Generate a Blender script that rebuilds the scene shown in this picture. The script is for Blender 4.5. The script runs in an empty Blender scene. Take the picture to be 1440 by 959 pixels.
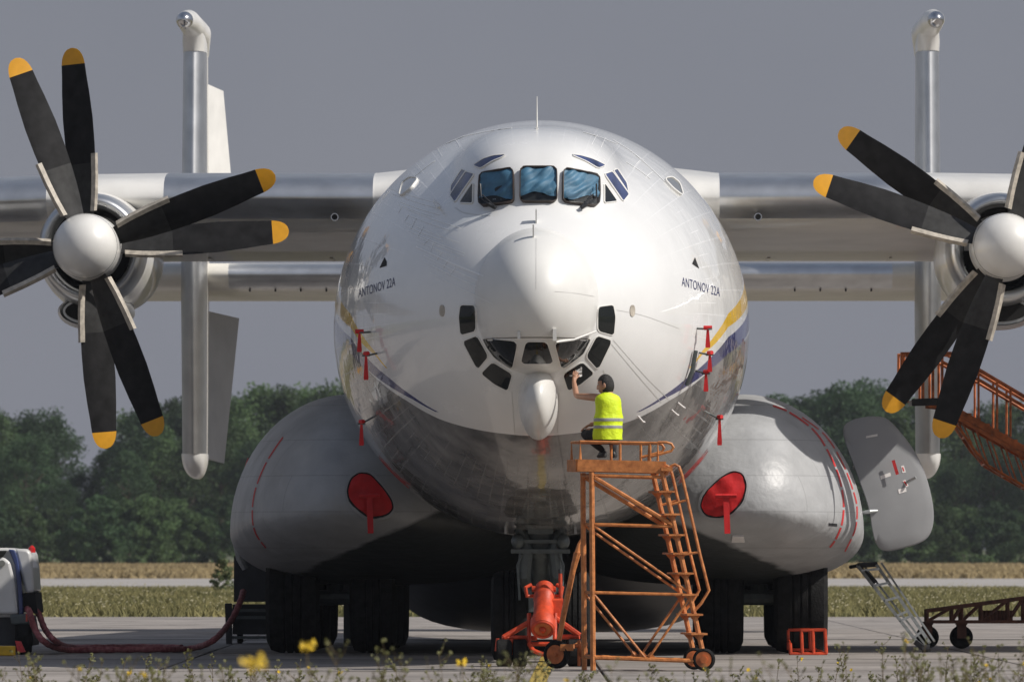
import bpy, bmesh, math, random
import numpy as np
from mathutils import Vector, Matrix, geometry, noise
from mathutils.bvhtree import BVHTree
R = math.radians
random.seed(7); np.random.seed(7)
sc = bpy.context.scene
COL = sc.collection

# ------------------------------------------------------------------ camera
F = 11505.0                                   # focal length in photo pixels (1440 wide)
CAM = Vector((0, -110, 1.65)); TILT = math.atan((770 - 479.5) / F)
cd = bpy.data.cameras.new('camera'); cam = bpy.data.objects.new('camera', cd); COL.objects.link(cam)
cam.location = CAM; cam.rotation_euler = (R(90) + TILT, 0, 0)
cd.sensor_width = 36; cd.lens = 36 * F / 1440; cd.clip_start = 1; cd.clip_end = 20000
cd.dof.use_dof = True; cd.dof.focus_distance = 112.5; cd.dof.aperture_fstop = 6.3
sc.camera = cam
# ------------------------------------------------------------------ sky, sun, exposure
SUN_EL, SUN_AZ = 42.0, 18.0                   # azimuth: degrees from +X towards the camera
w = bpy.data.worlds.new('World'); sc.world = w; w.use_nodes = True
nt = w.node_tree; bg = nt.nodes['Background']
sky = nt.nodes.new('ShaderNodeTexSky'); sky.sky_type = 'NISHITA'; sky.sun_disc = False
sky.sun_elevation = R(SUN_EL); sky.sun_rotation = R(90 + SUN_AZ)
sky.air_density = 1.0; sky.dust_density = 2.0; sky.ozone_density = 1.0; sky.altitude = 100
hs = nt.nodes.new('ShaderNodeHueSaturation'); hs.inputs['Saturation'].default_value = 0.75
nt.links.new(sky.outputs[0], hs.inputs['Color'])
# grey summer haze: thick near the horizon, the clear Nishita sky above it
tcw = nt.nodes.new('ShaderNodeTexCoord'); sx_ = nt.nodes.new('ShaderNodeSeparateXYZ'); nt.links.new(tcw.outputs['Generated'], sx_.inputs[0])
mrw = nt.nodes.new('ShaderNodeMapRange'); mrw.inputs[1].default_value = 0.10; mrw.inputs[2].default_value = 0.65; mrw.inputs[3].default_value = 0.93; mrw.inputs[4].default_value = 0.15
nt.links.new(sx_.outputs[2], mrw.inputs[0])
mxw = nt.nodes.new('ShaderNodeMix'); mxw.data_type = 'RGBA'; nt.links.new(mrw.outputs[0], mxw.inputs[0])
nt.links.new(hs.outputs[0], mxw.inputs[6]); nsw = nt.nodes.new('ShaderNodeTexNoise'); nsw.inputs['Scale'].default_value = 9; nsw.inputs['Detail'].default_value = 4; nt.links.new(tcw.outputs['Generated'], nsw.inputs['Vector'])
rmw = nt.nodes.new('ShaderNodeValToRGB'); rmw.color_ramp.elements[0].color = (2.02, 2.12, 2.54, 1); rmw.color_ramp.elements[1].color = (2.34, 2.43, 2.84, 1); rmw.color_ramp.elements[0].position = .3; rmw.color_ramp.elements[1].position = .7
nt.links.new(nsw.outputs['Fac'], rmw.inputs[0]); nt.links.new(rmw.outputs[0], mxw.inputs[7])
nt.links.new(mxw.outputs[2], bg.inputs['Color']); bg.inputs['Strength'].default_value = 0.1
sl = bpy.data.lights.new('sun', 'SUN'); so = bpy.data.objects.new('sun', sl); COL.objects.link(so)
sl.energy = 4.0; sl.angle = R(0.55); sl.color = (1, 0.95, 0.88)
sd = Vector((math.cos(R(SUN_EL)) * math.cos(R(SUN_AZ)), -math.cos(R(SUN_EL)) * math.sin(R(SUN_AZ)), math.sin(R(SUN_EL))))
so.rotation_euler = sd.to_track_quat('Z', 'Y').to_euler(); so.location = (40, -10, 60)
sc.view_settings.view_transform = 'Standard'; sc.view_settings.look = 'None'
sc.view_settings.exposure = 0.0; sc.view_settings.gamma = 1.0

# ------------------------------------------------------------------ measuring helpers
def ray(px, py):
    u = (px - 720) / F; v = -(py - 479.5) / F
    return Vector((u, math.cos(TILT) - v * math.sin(TILT), math.sin(TILT) + v * math.cos(TILT)))
def W(px, py, Y):                             # world point at world depth Y
    d = ray(px, py); return CAM + d * ((Y - CAM.y) / d.y)
def G(px, py, z=0.0):                         # world point on the ground
    d = ray(px, py); return CAM + d * ((z - CAM.z) / d.z)
ROOT = Matrix.Translation((0.3155, 0, 0)) @ Matrix.Rotation(R(-0.72), 4, 'Z')
RI = ROOT.inverted(); CL = RI @ CAM
def L(px, py, Y):                             # aircraft-local point at local depth Y
    d = RI.to_3x3() @ ray(px, py); return CL + d * ((Y - CL.y) / d.y)

# ------------------------------------------------------------------ materials
def mat(name, col, rough=0.6, metal=0.0, coat=0.0, var=0.12, scale=4.0, bump=0.0, bscale=30.0, spec=0.5, col2=None, emit=None):
    m = bpy.data.materials.new(name); m.use_nodes = True
    t = m.node_tree; b = t.nodes['Principled BSDF']
    b.inputs['Roughness'].default_value = rough; b.inputs['Metallic'].default_value = metal
    b.inputs['Coat Weight'].default_value = coat; b.inputs['Coat Roughness'].default_value = 0.06
    b.inputs['Specular IOR Level'].default_value = spec
    tc = t.nodes.new('ShaderNodeTexCoord'); n = t.nodes.new('ShaderNodeTexNoise')
    n.inputs['Scale'].default_value = scale; n.inputs['Detail'].default_value = 6
    t.links.new(tc.outputs['Object'], n.inputs['Vector'])
    r = t.nodes.new('ShaderNodeValToRGB')
    a = [max(0, c * (1 - var)) for c in col]; c2 = col2 or [min(1, c * (1 + var)) for c in col]
    r.color_ramp.elements[0].color = (*a, 1); r.color_ramp.elements[1].color = (*c2, 1)
    r.color_ramp.elements[0].position = 0.32; r.color_ramp.elements[1].position = 0.68
    t.links.new(n.outputs['Fac'], r.inputs['Fac']); t.links.new(r.outputs[0], b.inputs['Base Color'])
    if bump:
        n2 = t.nodes.new('ShaderNodeTexNoise'); n2.inputs['Scale'].default_value = bscale; n2.inputs['Detail'].default_value = 4
        bp = t.nodes.new('ShaderNodeBump'); bp.inputs['Strength'].default_value = bump; bp.inputs['Distance'].default_value = 0.05
        t.links.new(tc.outputs['Object'], n2.inputs['Vector']); t.links.new(n2.outputs['Fac'], bp.inputs['Height'])
        t.links.new(bp.outputs[0], b.inputs['Normal'])
    return m

M = {}
M['white'] = mat('white_paint', (0.72, 0.71, 0.68), 0.34, coat=0.3, var=0.09, scale=1.6)
M['offwhite'] = mat('offwhite_paint', (0.60, 0.58, 0.53), 0.4, coat=0.2, var=0.10, scale=1.2)
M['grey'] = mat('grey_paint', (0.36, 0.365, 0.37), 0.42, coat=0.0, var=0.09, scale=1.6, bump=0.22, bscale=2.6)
M['under'] = mat('dark_underside_paint', (0.055, 0.055, 0.057), 0.4, var=0.3, scale=1.5, bump=0.1, bscale=3)
M['silver'] = mat('bare_aluminium', (0.62, 0.63, 0.64), 0.40, metal=1.0, var=0.10, scale=2.5, bump=0.03, bscale=2.0)
M['shaded_alu'] = mat('shaded_aluminium', (0.36, 0.36, 0.355), 0.42, metal=1.0, var=0.12, scale=2.0, bump=0.03, bscale=2.0)  # darker copy of the aluminium: shade on the lower fins painted in
M['polished'] = mat('polished_metal', (0.62, 0.62, 0.63), 0.2, metal=1.0, var=0.05)
M['blade'] = mat('black_rubber_blade', (0.017, 0.017, 0.018), 0.62, var=0.35, scale=5, spec=0.12)
M['cuff'] = mat('blade_cuff_rubber', (0.030, 0.030, 0.030), 0.55, var=0.35, scale=6, spec=0.2)
M['yellow_tip'] = mat('yellow_tip_paint', (0.72, 0.34, 0.015), 0.45, var=0.06, scale=8)
M['strip'] = mat('worn_deicer_strip', (0.42, 0.38, 0.32), 0.55, var=0.3, scale=9)
M['black'] = mat('black_inside', (0.008, 0.008, 0.008), 0.8, var=0.1)
M['rubber'] = mat('tyre_rubber', (0.014, 0.014, 0.014), 0.85, var=0.4, scale=9, bump=0.3, spec=0.15)
M['gear'] = mat('gear_grey_metal', (0.10, 0.115, 0.115), 0.45, metal=0.3, var=0.15, scale=10)
M['glass'] = mat('dark_glass', (0.010, 0.012, 0.012), 0.05, coat=0.0, var=0.3, scale=2, spec=0.45)
M['bluewin'] = mat('sky_reflection_glass', (0.045, 0.060, 0.14), 0.08, coat=0.0, var=0.5, scale=3, spec=0.5)  # blue of the reflected sky put into the pane colour
M['curtain'] = mat('blue_curtain', (0.06, 0.165, 0.265), 0.55, var=0.2, scale=6)
M['wframe'] = mat('window_seal', (0.05, 0.035, 0.028), 0.5, var=0.2)
M['wframe_w'] = mat('window_rim_white', (0.74, 0.73, 0.70), 0.4, var=0.03)
M['navy'] = mat('navy_lettering', (0.02, 0.025, 0.10), 0.4, var=0.05)
M['red'] = mat('red_fabric', (0.58, 0.012, 0.014), 0.6, var=0.12, scale=6, bump=0.25, bscale=7)
M['redpaint'] = mat('red_line_paint', (0.55, 0.03, 0.03), 0.5, var=0.2, scale=25)
M['orange'] = mat('orange_steel_paint', (0.58, 0.19, 0.05), 0.45, var=0.38, scale=11, bump=0.2, bscale=60, col2=(0.66, 0.25, 0.075))
M['jackred'] = mat('orange_red_paint', (0.55, 0.060, 0.018), 0.5, var=0.35, scale=7, bump=0.1)
M['rust'] = mat('rusty_orange_steel', (0.50, 0.14, 0.04), 0.6, var=0.5, scale=6)
M['brown'] = mat('brown_steel', (0.12, 0.045, 0.025), 0.7, var=0.35, scale=8)
M['hatch'] = mat('hatch_grey_paint', (0.27, 0.275, 0.285), 0.4, var=0.08, scale=1.5, bump=0.12, bscale=2)
M['alu'] = mat('ladder_aluminium', (0.42, 0.44, 0.44), 0.4, metal=0.6, var=0.2, scale=15)
M['darkmetal'] = mat('dark_metal', (0.025, 0.026, 0.03), 0.5, var=0.3)
M['skin'] = mat('skin', (0.42, 0.22, 0.14), 0.5, var=0.08, scale=20)
M['hair'] = mat('black_hair', (0.012, 0.010, 0.009), 0.55, var=0.3, scale=60, bump=0.4, bscale=150)
M['vest'] = mat('hi_vis_fabric', (0.63, 0.80, 0.01), 0.65, var=0.05, scale=12, bump=0.5, bscale=9)
M['reflect'] = mat('reflective_tape', (0.33, 0.34, 0.34), 0.4, var=0.08, scale=30)
M['cloth'] = mat('dark_cloth', (0.012, 0.013, 0.018), 0.8, var=0.3, scale=12, bump=0.5, bscale=14)
M['shoe'] = mat('black_shoe', (0.02, 0.02, 0.02), 0.5)
M['rag'] = mat('white_rag', (0.75, 0.75, 0.74), 0.85, bump=0.4, bscale=25)
M['truckwhite'] = mat('vehicle_white', (0.62, 0.62, 0.61), 0.35, coat=0.4, var=0.05)
M['truckblue'] = mat('vehicle_blue', (0.035, 0.055, 0.16), 0.35, coat=0.4)
M['hose'] = mat('faded_red_hose', (0.33, 0.06, 0.075), 0.7, var=0.4, scale=14, col2=(0.42, 0.16, 0.16))
M['yellow'] = mat('yellow_paint', (0.70, 0.42, 0.02), 0.5, var=0.15, scale=7)
M['lineyellow'] = mat('worn_yellow_marking', (0.36, 0.26, 0.05), 0.85, var=0.4, scale=6)
M['concrete'] = mat('apron_concrete', (0.27, 0.245, 0.225), 0.85, var=0.26, scale=0.45, bump=0.25, bscale=12)
M['joint'] = mat('joint_filler', (0.05, 0.046, 0.042), 0.9)
M['taxi'] = mat('taxiway_concrete', (0.34, 0.32, 0.30), 0.9, var=0.08, scale=0.1)
M['soil'] = mat('meadow_soil', (0.13, 0.115, 0.05), 0.95, var=0.4, scale=0.25)
M['drysoil'] = mat('dry_grass_ground', (0.27, 0.215, 0.12), 0.95, var=0.35, scale=0.06)
M['field'] = mat('far_field', (0.09, 0.10, 0.05), 0.95, var=0.3, scale=0.02)
M['gr1'] = mat('meadow_grass', (0.16, 0.175, 0.055), 0.8, var=0.5, scale=0.35, col2=(0.33, 0.29, 0.12))
M['gr2'] = mat('dry_grass', (0.34, 0.265, 0.14), 0.85, var=0.3, scale=0.06)
M['fleck'] = mat('pale_flower', (0.40, 0.36, 0.22), 0.8)
M['stem'] = mat('dry_stem', (0.16, 0.115, 0.055), 0.8, var=0.35, scale=6)
M['leaf'] = mat('weed_leaf', (0.10, 0.10, 0.03), 0.7, var=0.4, scale=8)
M['petal'] = mat('yellow_petal', (0.66, 0.45, 0.02), 0.6, var=0.1)
M['bark'] = mat('tree_bark', (0.07, 0.055, 0.04), 0.9, var=0.3)
M['foliage_a'] = mat('dark_foliage', (0.035, 0.068, 0.027), 0.85, var=0.35, scale=9)
M['foliage_b'] = mat('mid_foliage', (0.056, 0.094, 0.034), 0.85, var=0.35, scale=9)
M['plate'] = mat('white_placard', (0.75, 0.72, 0.70), 0.5)
M['lamp'] = mat('lamp_lens', (0.22, 0.22, 0.20), 0.1, coat=1.0)
M['redlens'] = mat('red_lens', (0.55, 0.02, 0.02), 0.2, coat=1.0)

# ------------------------------------------------------------------ builders
WM = {}
def link(o): COL.objects.link(o); return o
def tag(o, label=None, cat=None, group=None, kind=None):
    if label: o['label'] = label
    if cat: o['category'] = cat
    if group: o['group'] = group
    if kind: o['kind'] = kind
    return o
def thing(name, label, cat, loc=(0, 0, 0), group=None):
    o = link(bpy.data.objects.new(name, None)); o.location = loc; o.empty_display_size = 0.2
    WM[o.name] = Matrix.Translation(loc); return tag(o, label, cat, group)

class MB:
    def __init__(s): s.v = []; s.f = []; s.mi = []
    def add(s, vs, fs, mi=0):
        k = len(s.v); s.v += [tuple(p) for p in vs]; s.f += [tuple(i + k for i in f) for f in fs]; s.mi += [mi] * len(fs); return s
    def box(s, c, size, rot=None, mi=0):
        c = Vector(c); h = Vector(size) / 2; m = rot or Matrix.Identity(3)
        vs = [c + m @ Vector((x * h.x, y * h.y, z * h.z)) for x in (-1, 1) for y in (-1, 1) for z in (-1, 1)]
        return s.add(vs, [(0, 1, 3, 2), (4, 6, 7, 5), (0, 4, 5, 1), (2, 3, 7, 6), (0, 2, 6, 4), (1, 5, 7, 3)], mi)
    def tube(s, pts, r, n=7, mi=0, caps=True):
        pts = [Vector(p) for p in pts]; k = len(pts)
        rs = r if isinstance(r, (list, tuple)) else [r] * k
        vs = []; prev = None
        for i, p in enumerate(pts):
            t = (pts[min(i + 1, k - 1)] - pts[max(i - 1, 0)]).normalized()
            a = prev - t * prev.dot(t) if prev else t.orthogonal()
            a.normalize(); prev = a; b = t.cross(a)
            for j in range(n):
                q = 2 * math.pi * j / n; vs.append(p + (a * math.cos(q) + b * math.sin(q)) * rs[i])
        fs = [(i * n + j, i * n + (j + 1) % n, (i + 1) * n + (j + 1) % n, (i + 1) * n + j) for i in range(k - 1) for j in range(n)]
        if caps: fs += [tuple(range(n - 1, -1, -1)), tuple(range((k - 1) * n, k * n))]
        return s.add(vs, fs, mi)
    def bar(s, a, b, wd, hd, up=(0, 0, 1), mi=0):
        a = Vector(a); b = Vector(b); t = (b - a).normalized(); u = Vector(up); u = (u - t * u.dot(t)).normalized(); x = t.cross(u)
        m = Matrix((x, t, u)).transposed()
        return s.box((a + b) / 2, (wd, (b - a).length, hd), m, mi)
    def lathe(s, prof, o, axis=(0, 1, 0), n=48, mi=0, sx=1, sz=1, caps=True):   # prof: (along, radius)
        o = Vector(o); ax = Vector(axis).normalized(); a = Vector((1, 0, 0)) if abs(ax.x) < .9 else Vector((0, 1, 0))
        a = (a - ax * a.dot(ax)).normalized(); b = a.cross(ax)
        vs = []
        for (t, r) in prof:
            for j in range(n):
                q = 2 * math.pi * j / n; vs.append(o + ax * t + a * (r * sx * math.cos(q)) + b * (r * sz * math.sin(q)))
        k = len(prof)
        fs = [(i * n + j, i * n + (j + 1) % n, (i + 1) * n + (j + 1) % n, (i + 1) * n + j) for i in range(k - 1) for j in range(n)]
        if caps:
            if prof[0][1] > 1e-4: fs.append(tuple(range(n)))
            if prof[-1][1] > 1e-4: fs.append(tuple(range((k - 1) * n, k * n)))
        return s.add(vs, fs, mi)
    def ell(s, c, r, n=24, m=16, rot=None, mi=0):
        c = Vector(c); rt = rot or Matrix.Identity(3); vs = []
        for i in range(m + 1):
            a = math.pi * i / m
            for j in range(n):
                b = 2 * math.pi * j / n
                vs.append(c + rt @ Vector((r[0] * math.sin(a) * math.cos(b), r[1] * math.sin(a) * math.sin(b), r[2] * math.cos(a))))
        fs = [(i * n + j, i * n + (j + 1) % n, (i + 1) * n + (j + 1) % n, (i + 1) * n + j) for i in range(m) for j in range(n)]
        return s.add(vs, fs, mi)
    def loft(s, rings, mi=0, closed=True, caps=True, mif=None):
        n = len(rings[0]); vs = [p for r in rings for p in r]; fs = []; ms = []
        for i in range(len(rings) - 1):
            for j in range(n if closed else n - 1):
                fs.append((i * n + j, i * n + (j + 1) % n, (i + 1) * n + (j + 1) % n, (i + 1) * n + j)); ms.append(mif(i, j) if mif else mi)
        if caps and closed:
            fs += [tuple(range(n)), tuple(range((len(rings) - 1) * n, len(rings) * n))]; ms += [mi, mi]
        k = len(s.v); s.v += [tuple(p) for p in vs]; s.f += [tuple(i + k for i in f) for f in fs]; s.mi += ms
        return s
    def mesh(s, name, mats, xf=None, smooth=35):
        me = bpy.data.meshes.new(name)
        vs = [xf @ Vector(p) for p in s.v] if xf else s.v
        me.from_pydata([tuple(p) for p in vs], [], s.f)
        for m in (mats if isinstance(mats, (list, tuple)) else [mats]): me.materials.append(M[m] if isinstance(m, str) else m)
        me.polygons.foreach_set('material_index', s.mi)
        bm = bmesh.new(); bm.from_mesh(me)
        bmesh.ops.remove_doubles(bm, verts=bm.verts, dist=1e-5)
        bmesh.ops.recalc_face_normals(bm, faces=bm.faces); bm.to_mesh(me); bm.free()
        if smooth:
            me.polygons.foreach_set('use_smooth', [True] * len(me.polygons)); me.set_sharp_from_angle(angle=R(smooth))
        me.update(); return me
    def build(s, name, mats, parent=None, local=False, smooth=35, loc=None):
        xf = None
        pm = WM.get(parent.name) if parent else None
        if not local and pm is not None: xf = pm.inverted()
        if parent is None and loc is not None: xf = Matrix.Translation(loc).inverted()
        o = link(bpy.data.objects.new(name, s.mesh(name, mats, xf, smooth)))
        if parent is not None: o.parent = parent; WM[o.name] = pm
        elif loc is not None: o.location = loc; WM[o.name] = Matrix.Translation(loc)
        else: WM[o.name] = Matrix.Identity(4)
        return o
def copy_tree(o, parent=None):
    c = link(o.copy())
    if parent is not None: c.parent = parent
    for ch in list(o.children): copy_tree(ch, c)
    return c

# ------------------------------------------------------------------ the ground
def sheet(name, x0, x1, y0, y1, z, m):
    o = MB().add([(x0, y0, z), (x1, y0, z), (x1, y1, z), (x0, y1, z)], [(0, 1, 2, 3)]).build(name, m, smooth=0)
    return tag(o, kind='structure')
sheet('ground', -4000, 4000, -400, 8000, -0.30, 'field')
sheet('verge', -150, 150, -130, -13.0, -0.03, 'soil')
sheet('meadow', -150, 150, 86, 235, -0.06, 'soil')
sheet('taxiway', -250, 250, 235, 342, -0.05, 'taxi')
sheet('dry_field', -300, 300, 342, 1000, -0.06, 'drysoil')
apron = sheet('apron', -150, 150, -13, 86, -0.03, 'joint')
SX, SY = 6.0, 6.2
sm = MB()
g = 0.022
h = [(-SX / 2 + g, -SY / 2 + g), (SX / 2 - g, -SY / 2 + g), (SX / 2 - g, SY / 2 - g), (-SX / 2 + g, SY / 2 - g)]
e = 0.03
top = [(x * (1 - e / SX * 1.4), y * (1 - e / SY * 1.4), 0) for x, y in h]
sm.add([(x, y, -0.03) for x, y in h] + [(x, y, -0.008) for x, y in h] + top,
       [(i, (i + 1) % 4, 4 + (i + 1) % 4, 4 + i) for i in range(4)] + [(4 + i, 4 + (i + 1) % 4, 8 + (i + 1) % 4, 8 + i) for i in range(4)] + [(8, 9, 10, 11)])
slab0 = None
for j in range(16):
    for i in range(-9, 9):
        p = (i * SX + SX / 2 + 1.2, -13 + SY * (j + 0.5), random.uniform(-0.006, 0.0))
        if slab0 is None:
            slab0 = sm.build('slab', 'concrete', apron, local=True, smooth=0); o = slab0
        else:
            o = link(slab0.copy()); o.parent = apron
        o.location = p
M['concrete'].node_tree.nodes['Principled BSDF'].inputs['Specular IOR Level'].default_value = 0.3
for k in ('foliage_a', 'foliage_b'):
    t = M[k].node_tree; o_ = t.nodes['Material Output']; b = t.nodes['Principled BSDF']; tl = t.nodes.new('ShaderNodeBsdfTranslucent'); mx = t.nodes.new('ShaderNodeMixShader'); mx.inputs[0].default_value = 0.4
    oi = t.nodes.new('ShaderNodeObjectInfo'); mr_ = t.nodes.new('ShaderNodeMapRange'); mr_.inputs[3].default_value = .65; mr_.inputs[4].default_value = 1.75; t.links.new(oi.outputs['Random'], mr_.inputs[0])
    vm = t.nodes.new('ShaderNodeVectorMath'); vm.operation = 'SCALE'; t.links.new(b.inputs['Base Color'].links[0].from_socket, vm.inputs[0]); t.links.new(mr_.outputs[0], vm.inputs['Scale']); t.links.new(vm.outputs[0], b.inputs['Base Color'])
    t.links.new(b.inputs['Base Color'].links[0].from_socket, tl.inputs['Color']); t.links.new(b.outputs[0], mx.inputs[1]); t.links.new(tl.outputs[0], mx.inputs[2]); t.links.new(mx.outputs[0], o_.inputs[0])
# concrete noise from world position so the slabs do not repeat
def world_coords(m, bounce=None):
    t = m.node_tree; g_ = t.nodes.new('ShaderNodeNewGeometry')
    for n in t.nodes:
        if n.type == 'TEX_NOISE': t.links.new(g_.outputs['Position'], n.inputs['Vector'])
for k in ('concrete', 'foliage_a', 'foliage_b', 'gr1', 'gr2'): world_coords(M[k])
for k in ('foliage_a', 'foliage_b'):
    for n in M[k].node_tree.nodes:
        if n.type == 'TEX_NOISE': n.inputs['Scale'].default_value = 0.35
for yy, wd_, m_ in ((G(720, 943).y, .30, 'joint'), (G(720, 927).y, .28, 'joint'), (G(720, 899).y, .7, 'joint')):
    tl = MB(); rr_ = random.Random(int(yy * 10)); xs_ = [-24 + 1.5 * i for i in range(33)]; wv = [wd_ * rr_.uniform(.55, 1.15) for _ in xs_]
    tl.add([(x, yy - w_ / 2, .0042) for x, w_ in zip(xs_, wv)] + [(x, yy + w_ / 2, .0042) for x, w_ in zip(xs_, wv)], [(i, i + 1, 34 + i, 33 + i) for i in range(32)])
    tag(tl.build('tar_seam', m_, smooth=0), kind='structure')
t = M['concrete'].node_tree; b = t.nodes['Principled BSDF']; gm = t.nodes.new('ShaderNodeNewGeometry'); mp = t.nodes.new('ShaderNodeMapping'); mp.inputs['Scale'].default_value = (.9, .22, 1)
n = t.nodes.new('ShaderNodeTexNoise'); n.inputs['Scale'].default_value = 1.0; n.inputs['Detail'].default_value = 7; n.inputs['Roughness'].default_value = .7; t.links.new(gm.outputs['Position'], mp.inputs[0]); t.links.new(mp.outputs[0], n.inputs['Vector'])
mr = t.nodes.new('ShaderNodeMapRange'); mr.inputs[1].default_value = .54; mr.inputs[2].default_value = .70; mr.inputs[4].default_value = .6; t.links.new(n.outputs['Fac'], mr.inputs[0])
mx = t.nodes.new('ShaderNodeMix'); mx.data_type = 'RGBA'; t.links.new(mr.outputs[0], mx.inputs[0]); t.links.new(b.inputs['Base Color'].links[0].from_socket, mx.inputs[6]); mx.inputs[7].default_value = (.11, .10, .09, 1); t.links.new(mx.outputs[2], b.inputs['Base Color'])
yl = MB()
yl.add([(0.17, -13, 0.0045), (0.39, -13, 0.0045), (0.82, 30, 0.0045), (0.60, 30, 0.0045)], [(0, 1, 2, 3)])
tag(yl.build('guide_line', 'lineyellow', smooth=0), kind='structure')

# ------------------------------------------------------------------ the aircraft
air = thing('transport_aircraft', 'big white and grey four engined propeller transport aircraft parked nose on to the camera', 'aircraft')
air.location = (0.3155, 0, 0); air.rotation_euler = (0, 0, R(-0.72)); WM[air.name] = ROOT
ZC = 4.83; RH = 3.03; YC = 9.5
# --- hull: radial solve of a smooth union (nose ellipsoid + flight deck hump)
def f_hull(p):
    s_ = np.array([RH, 8.3, RH]); c = np.array([0, YC, ZC]); q = (p - c)
    k0 = np.linalg.norm(q / s_, axis=-1); k1 = np.linalg.norm(q / s_ ** 2, axis=-1)
    return k0 * (k0 - 1) / np.maximum(k1, 1e-6)
def f_hump(p):
    s_ = np.array([1.36, 3.9, 1.36]); c = np.array([0, 6.2, 6.25]); q = np.abs((p - c) / s_)
    return ((q ** 2.6).sum(-1) ** (1 / 2.6) - 1) * 1.25
def f_all(p):
    a = f_hull(p); b = f_hump(p); k = 0.10
    hh = np.clip(0.5 + 0.5 * (b - a) / k, 0, 1)
    return b * (1 - hh) + a * hh - k * hh * (1 - hh)
NA, NP = 200, 320
al = np.linspace(0, math.pi / 2, NA + 1)[1:]; ph = np.linspace(0, 2 * math.pi, NP, endpoint=False)
A, Pp = np.meshgrid(al, ph, indexing='ij')
D = np.stack([np.sin(A) * np.sin(Pp), -np.cos(A), np.sin(A) * np.cos(Pp)], -1)
C0 = np.array([0, YC, ZC]); lo = np.full(A.shape, 1.0); hi = np.full(A.shape, 11.0)
for _ in range(40):
    mid = (lo + hi) / 2; ins = f_all(C0 + D * mid[..., None]) < 0
    lo = np.where(ins, mid, lo); hi = np.where(ins, hi, mid)
pts = C0 + D * lo[..., None]
verts = [(0, YC - 8.3, ZC)] + [tuple(p) for p in pts.reshape(-1, 3)]
faces = [(0, 1 + (j + 1) % NP, 1 + j) for j in range(NP)]
rear = [(12, RH, ZC), (16, RH, ZC), (22, RH, ZC), (29, RH, ZC), (33, 2.95, ZC + .08), (38, 2.55, ZC + .45), (44, 1.9, ZC + .95), (50, 1.2, ZC + 1.4), (55, 0.5, ZC + 1.7), (56.5, 0.05, ZC + 1.8)]
for (y, r, z) in rear: verts += [(r * math.sin(q), y, z + r * math.cos(q)) for q in ph]
NR = NA + len(rear)
for i in range(NR - 1):
    a = 1 + i * NP; b = a + NP
    for j in range(NP): faces.append((a + j, a + (j + 1) % NP, b + (j + 1) % NP, b + j))
fme = bpy.data.meshes.new('fuselage'); fme.from_pydata(verts, [], faces)
bm = bmesh.new(); bm.from_mesh(fme); bmesh.ops.recalc_face_normals(bm, faces=bm.faces); bm.to_mesh(fme); bm.free()
fme.polygons.foreach_set('use_smooth', [True] * len(fme.polygons))
BV_H = BVHTree.FromPolygons([Vector(v) for v in verts], [tuple(f) for f in faces])
def hit(px, py, bvs):
    d = (RI.to_3x3() @ ray(px, py)).normalized(); best = None
    for b in bvs:
        loc, nrm, idx, dist = b.ray_cast(CL, d)
        if loc is not None and (best is None or dist < best[2]):
            if nrm.dot(d) > 0: nrm = -nrm
            best = (loc, nrm, dist)
    if best is None:
        p = CL + d * 118; c = None
        for b in bvs:
            loc, nrm, idx, dist = b.find_nearest(p)
            if c is None or dist < c[2]:
                if nrm.dot(d) > 0: nrm = -nrm
                c = (loc, nrm, dist)
        best = c
    return best[0], best[1]
def curve(pxs, last):
    pr = []
    for p in pxs:
        l, n = hit(*p, [BV_H]); pr.append((l.y, l.z))
    pr = sorted(q for q in pr if q[0] < 8.0) + [(9.5, last), (60, last)]
    ys = [p[0] for p in pr]; zs = [p[1] for p in pr]
    return lambda y: np.interp(y, ys, zs), ys[0]
gF, g0 = curve([(757, 612), (800, 610), (850, 602), (892, 590), (940, 564), (975, 541), (1005, 513), (1030, 490)], 4.86)
bu, b0 = curve([(896, 579), (932, 557), (964.6, 532.5), (997, 505), (1024, 474)], 5.24)
bl, _ = curve([(896, 580.5), (932, 561.6), (964.6, 544), (997, 521), (1024, 497)], 4.93)
yu, y0_ = curve([(969.5, 517), (987, 493.8), (1006.6, 469.5), (1024, 441)], 5.66)
yw, _ = curve([(969.5, 519), (987, 499.5), (1006.6, 482.5), (1024, 460)], 5.33)
VA = np.array(verts); vy, vz = VA[:, 1], VA[:, 2]
belly = np.where(vy < g0, (vz - gF(g0)) + (g0 - vy) * 1.5, vz - gF(vy))
bcut = np.maximum(0, b0 - vy) * 0.5; ycut = np.maximum(0, y0_ - vy) * 0.5
for nm, arr in (('belly', belly), ('blue_hi', bu(vy) - vz - bcut), ('blue_lo', vz - bl(vy) - bcut), ('yellow_hi', yu(vy) - vz - ycut), ('yellow_lo', vz - yw(vy) - ycut)):
    at = fme.attributes.new(nm, 'FLOAT', 'POINT'); at.data.foreach_set('value', arr.astype(np.float32))

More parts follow.
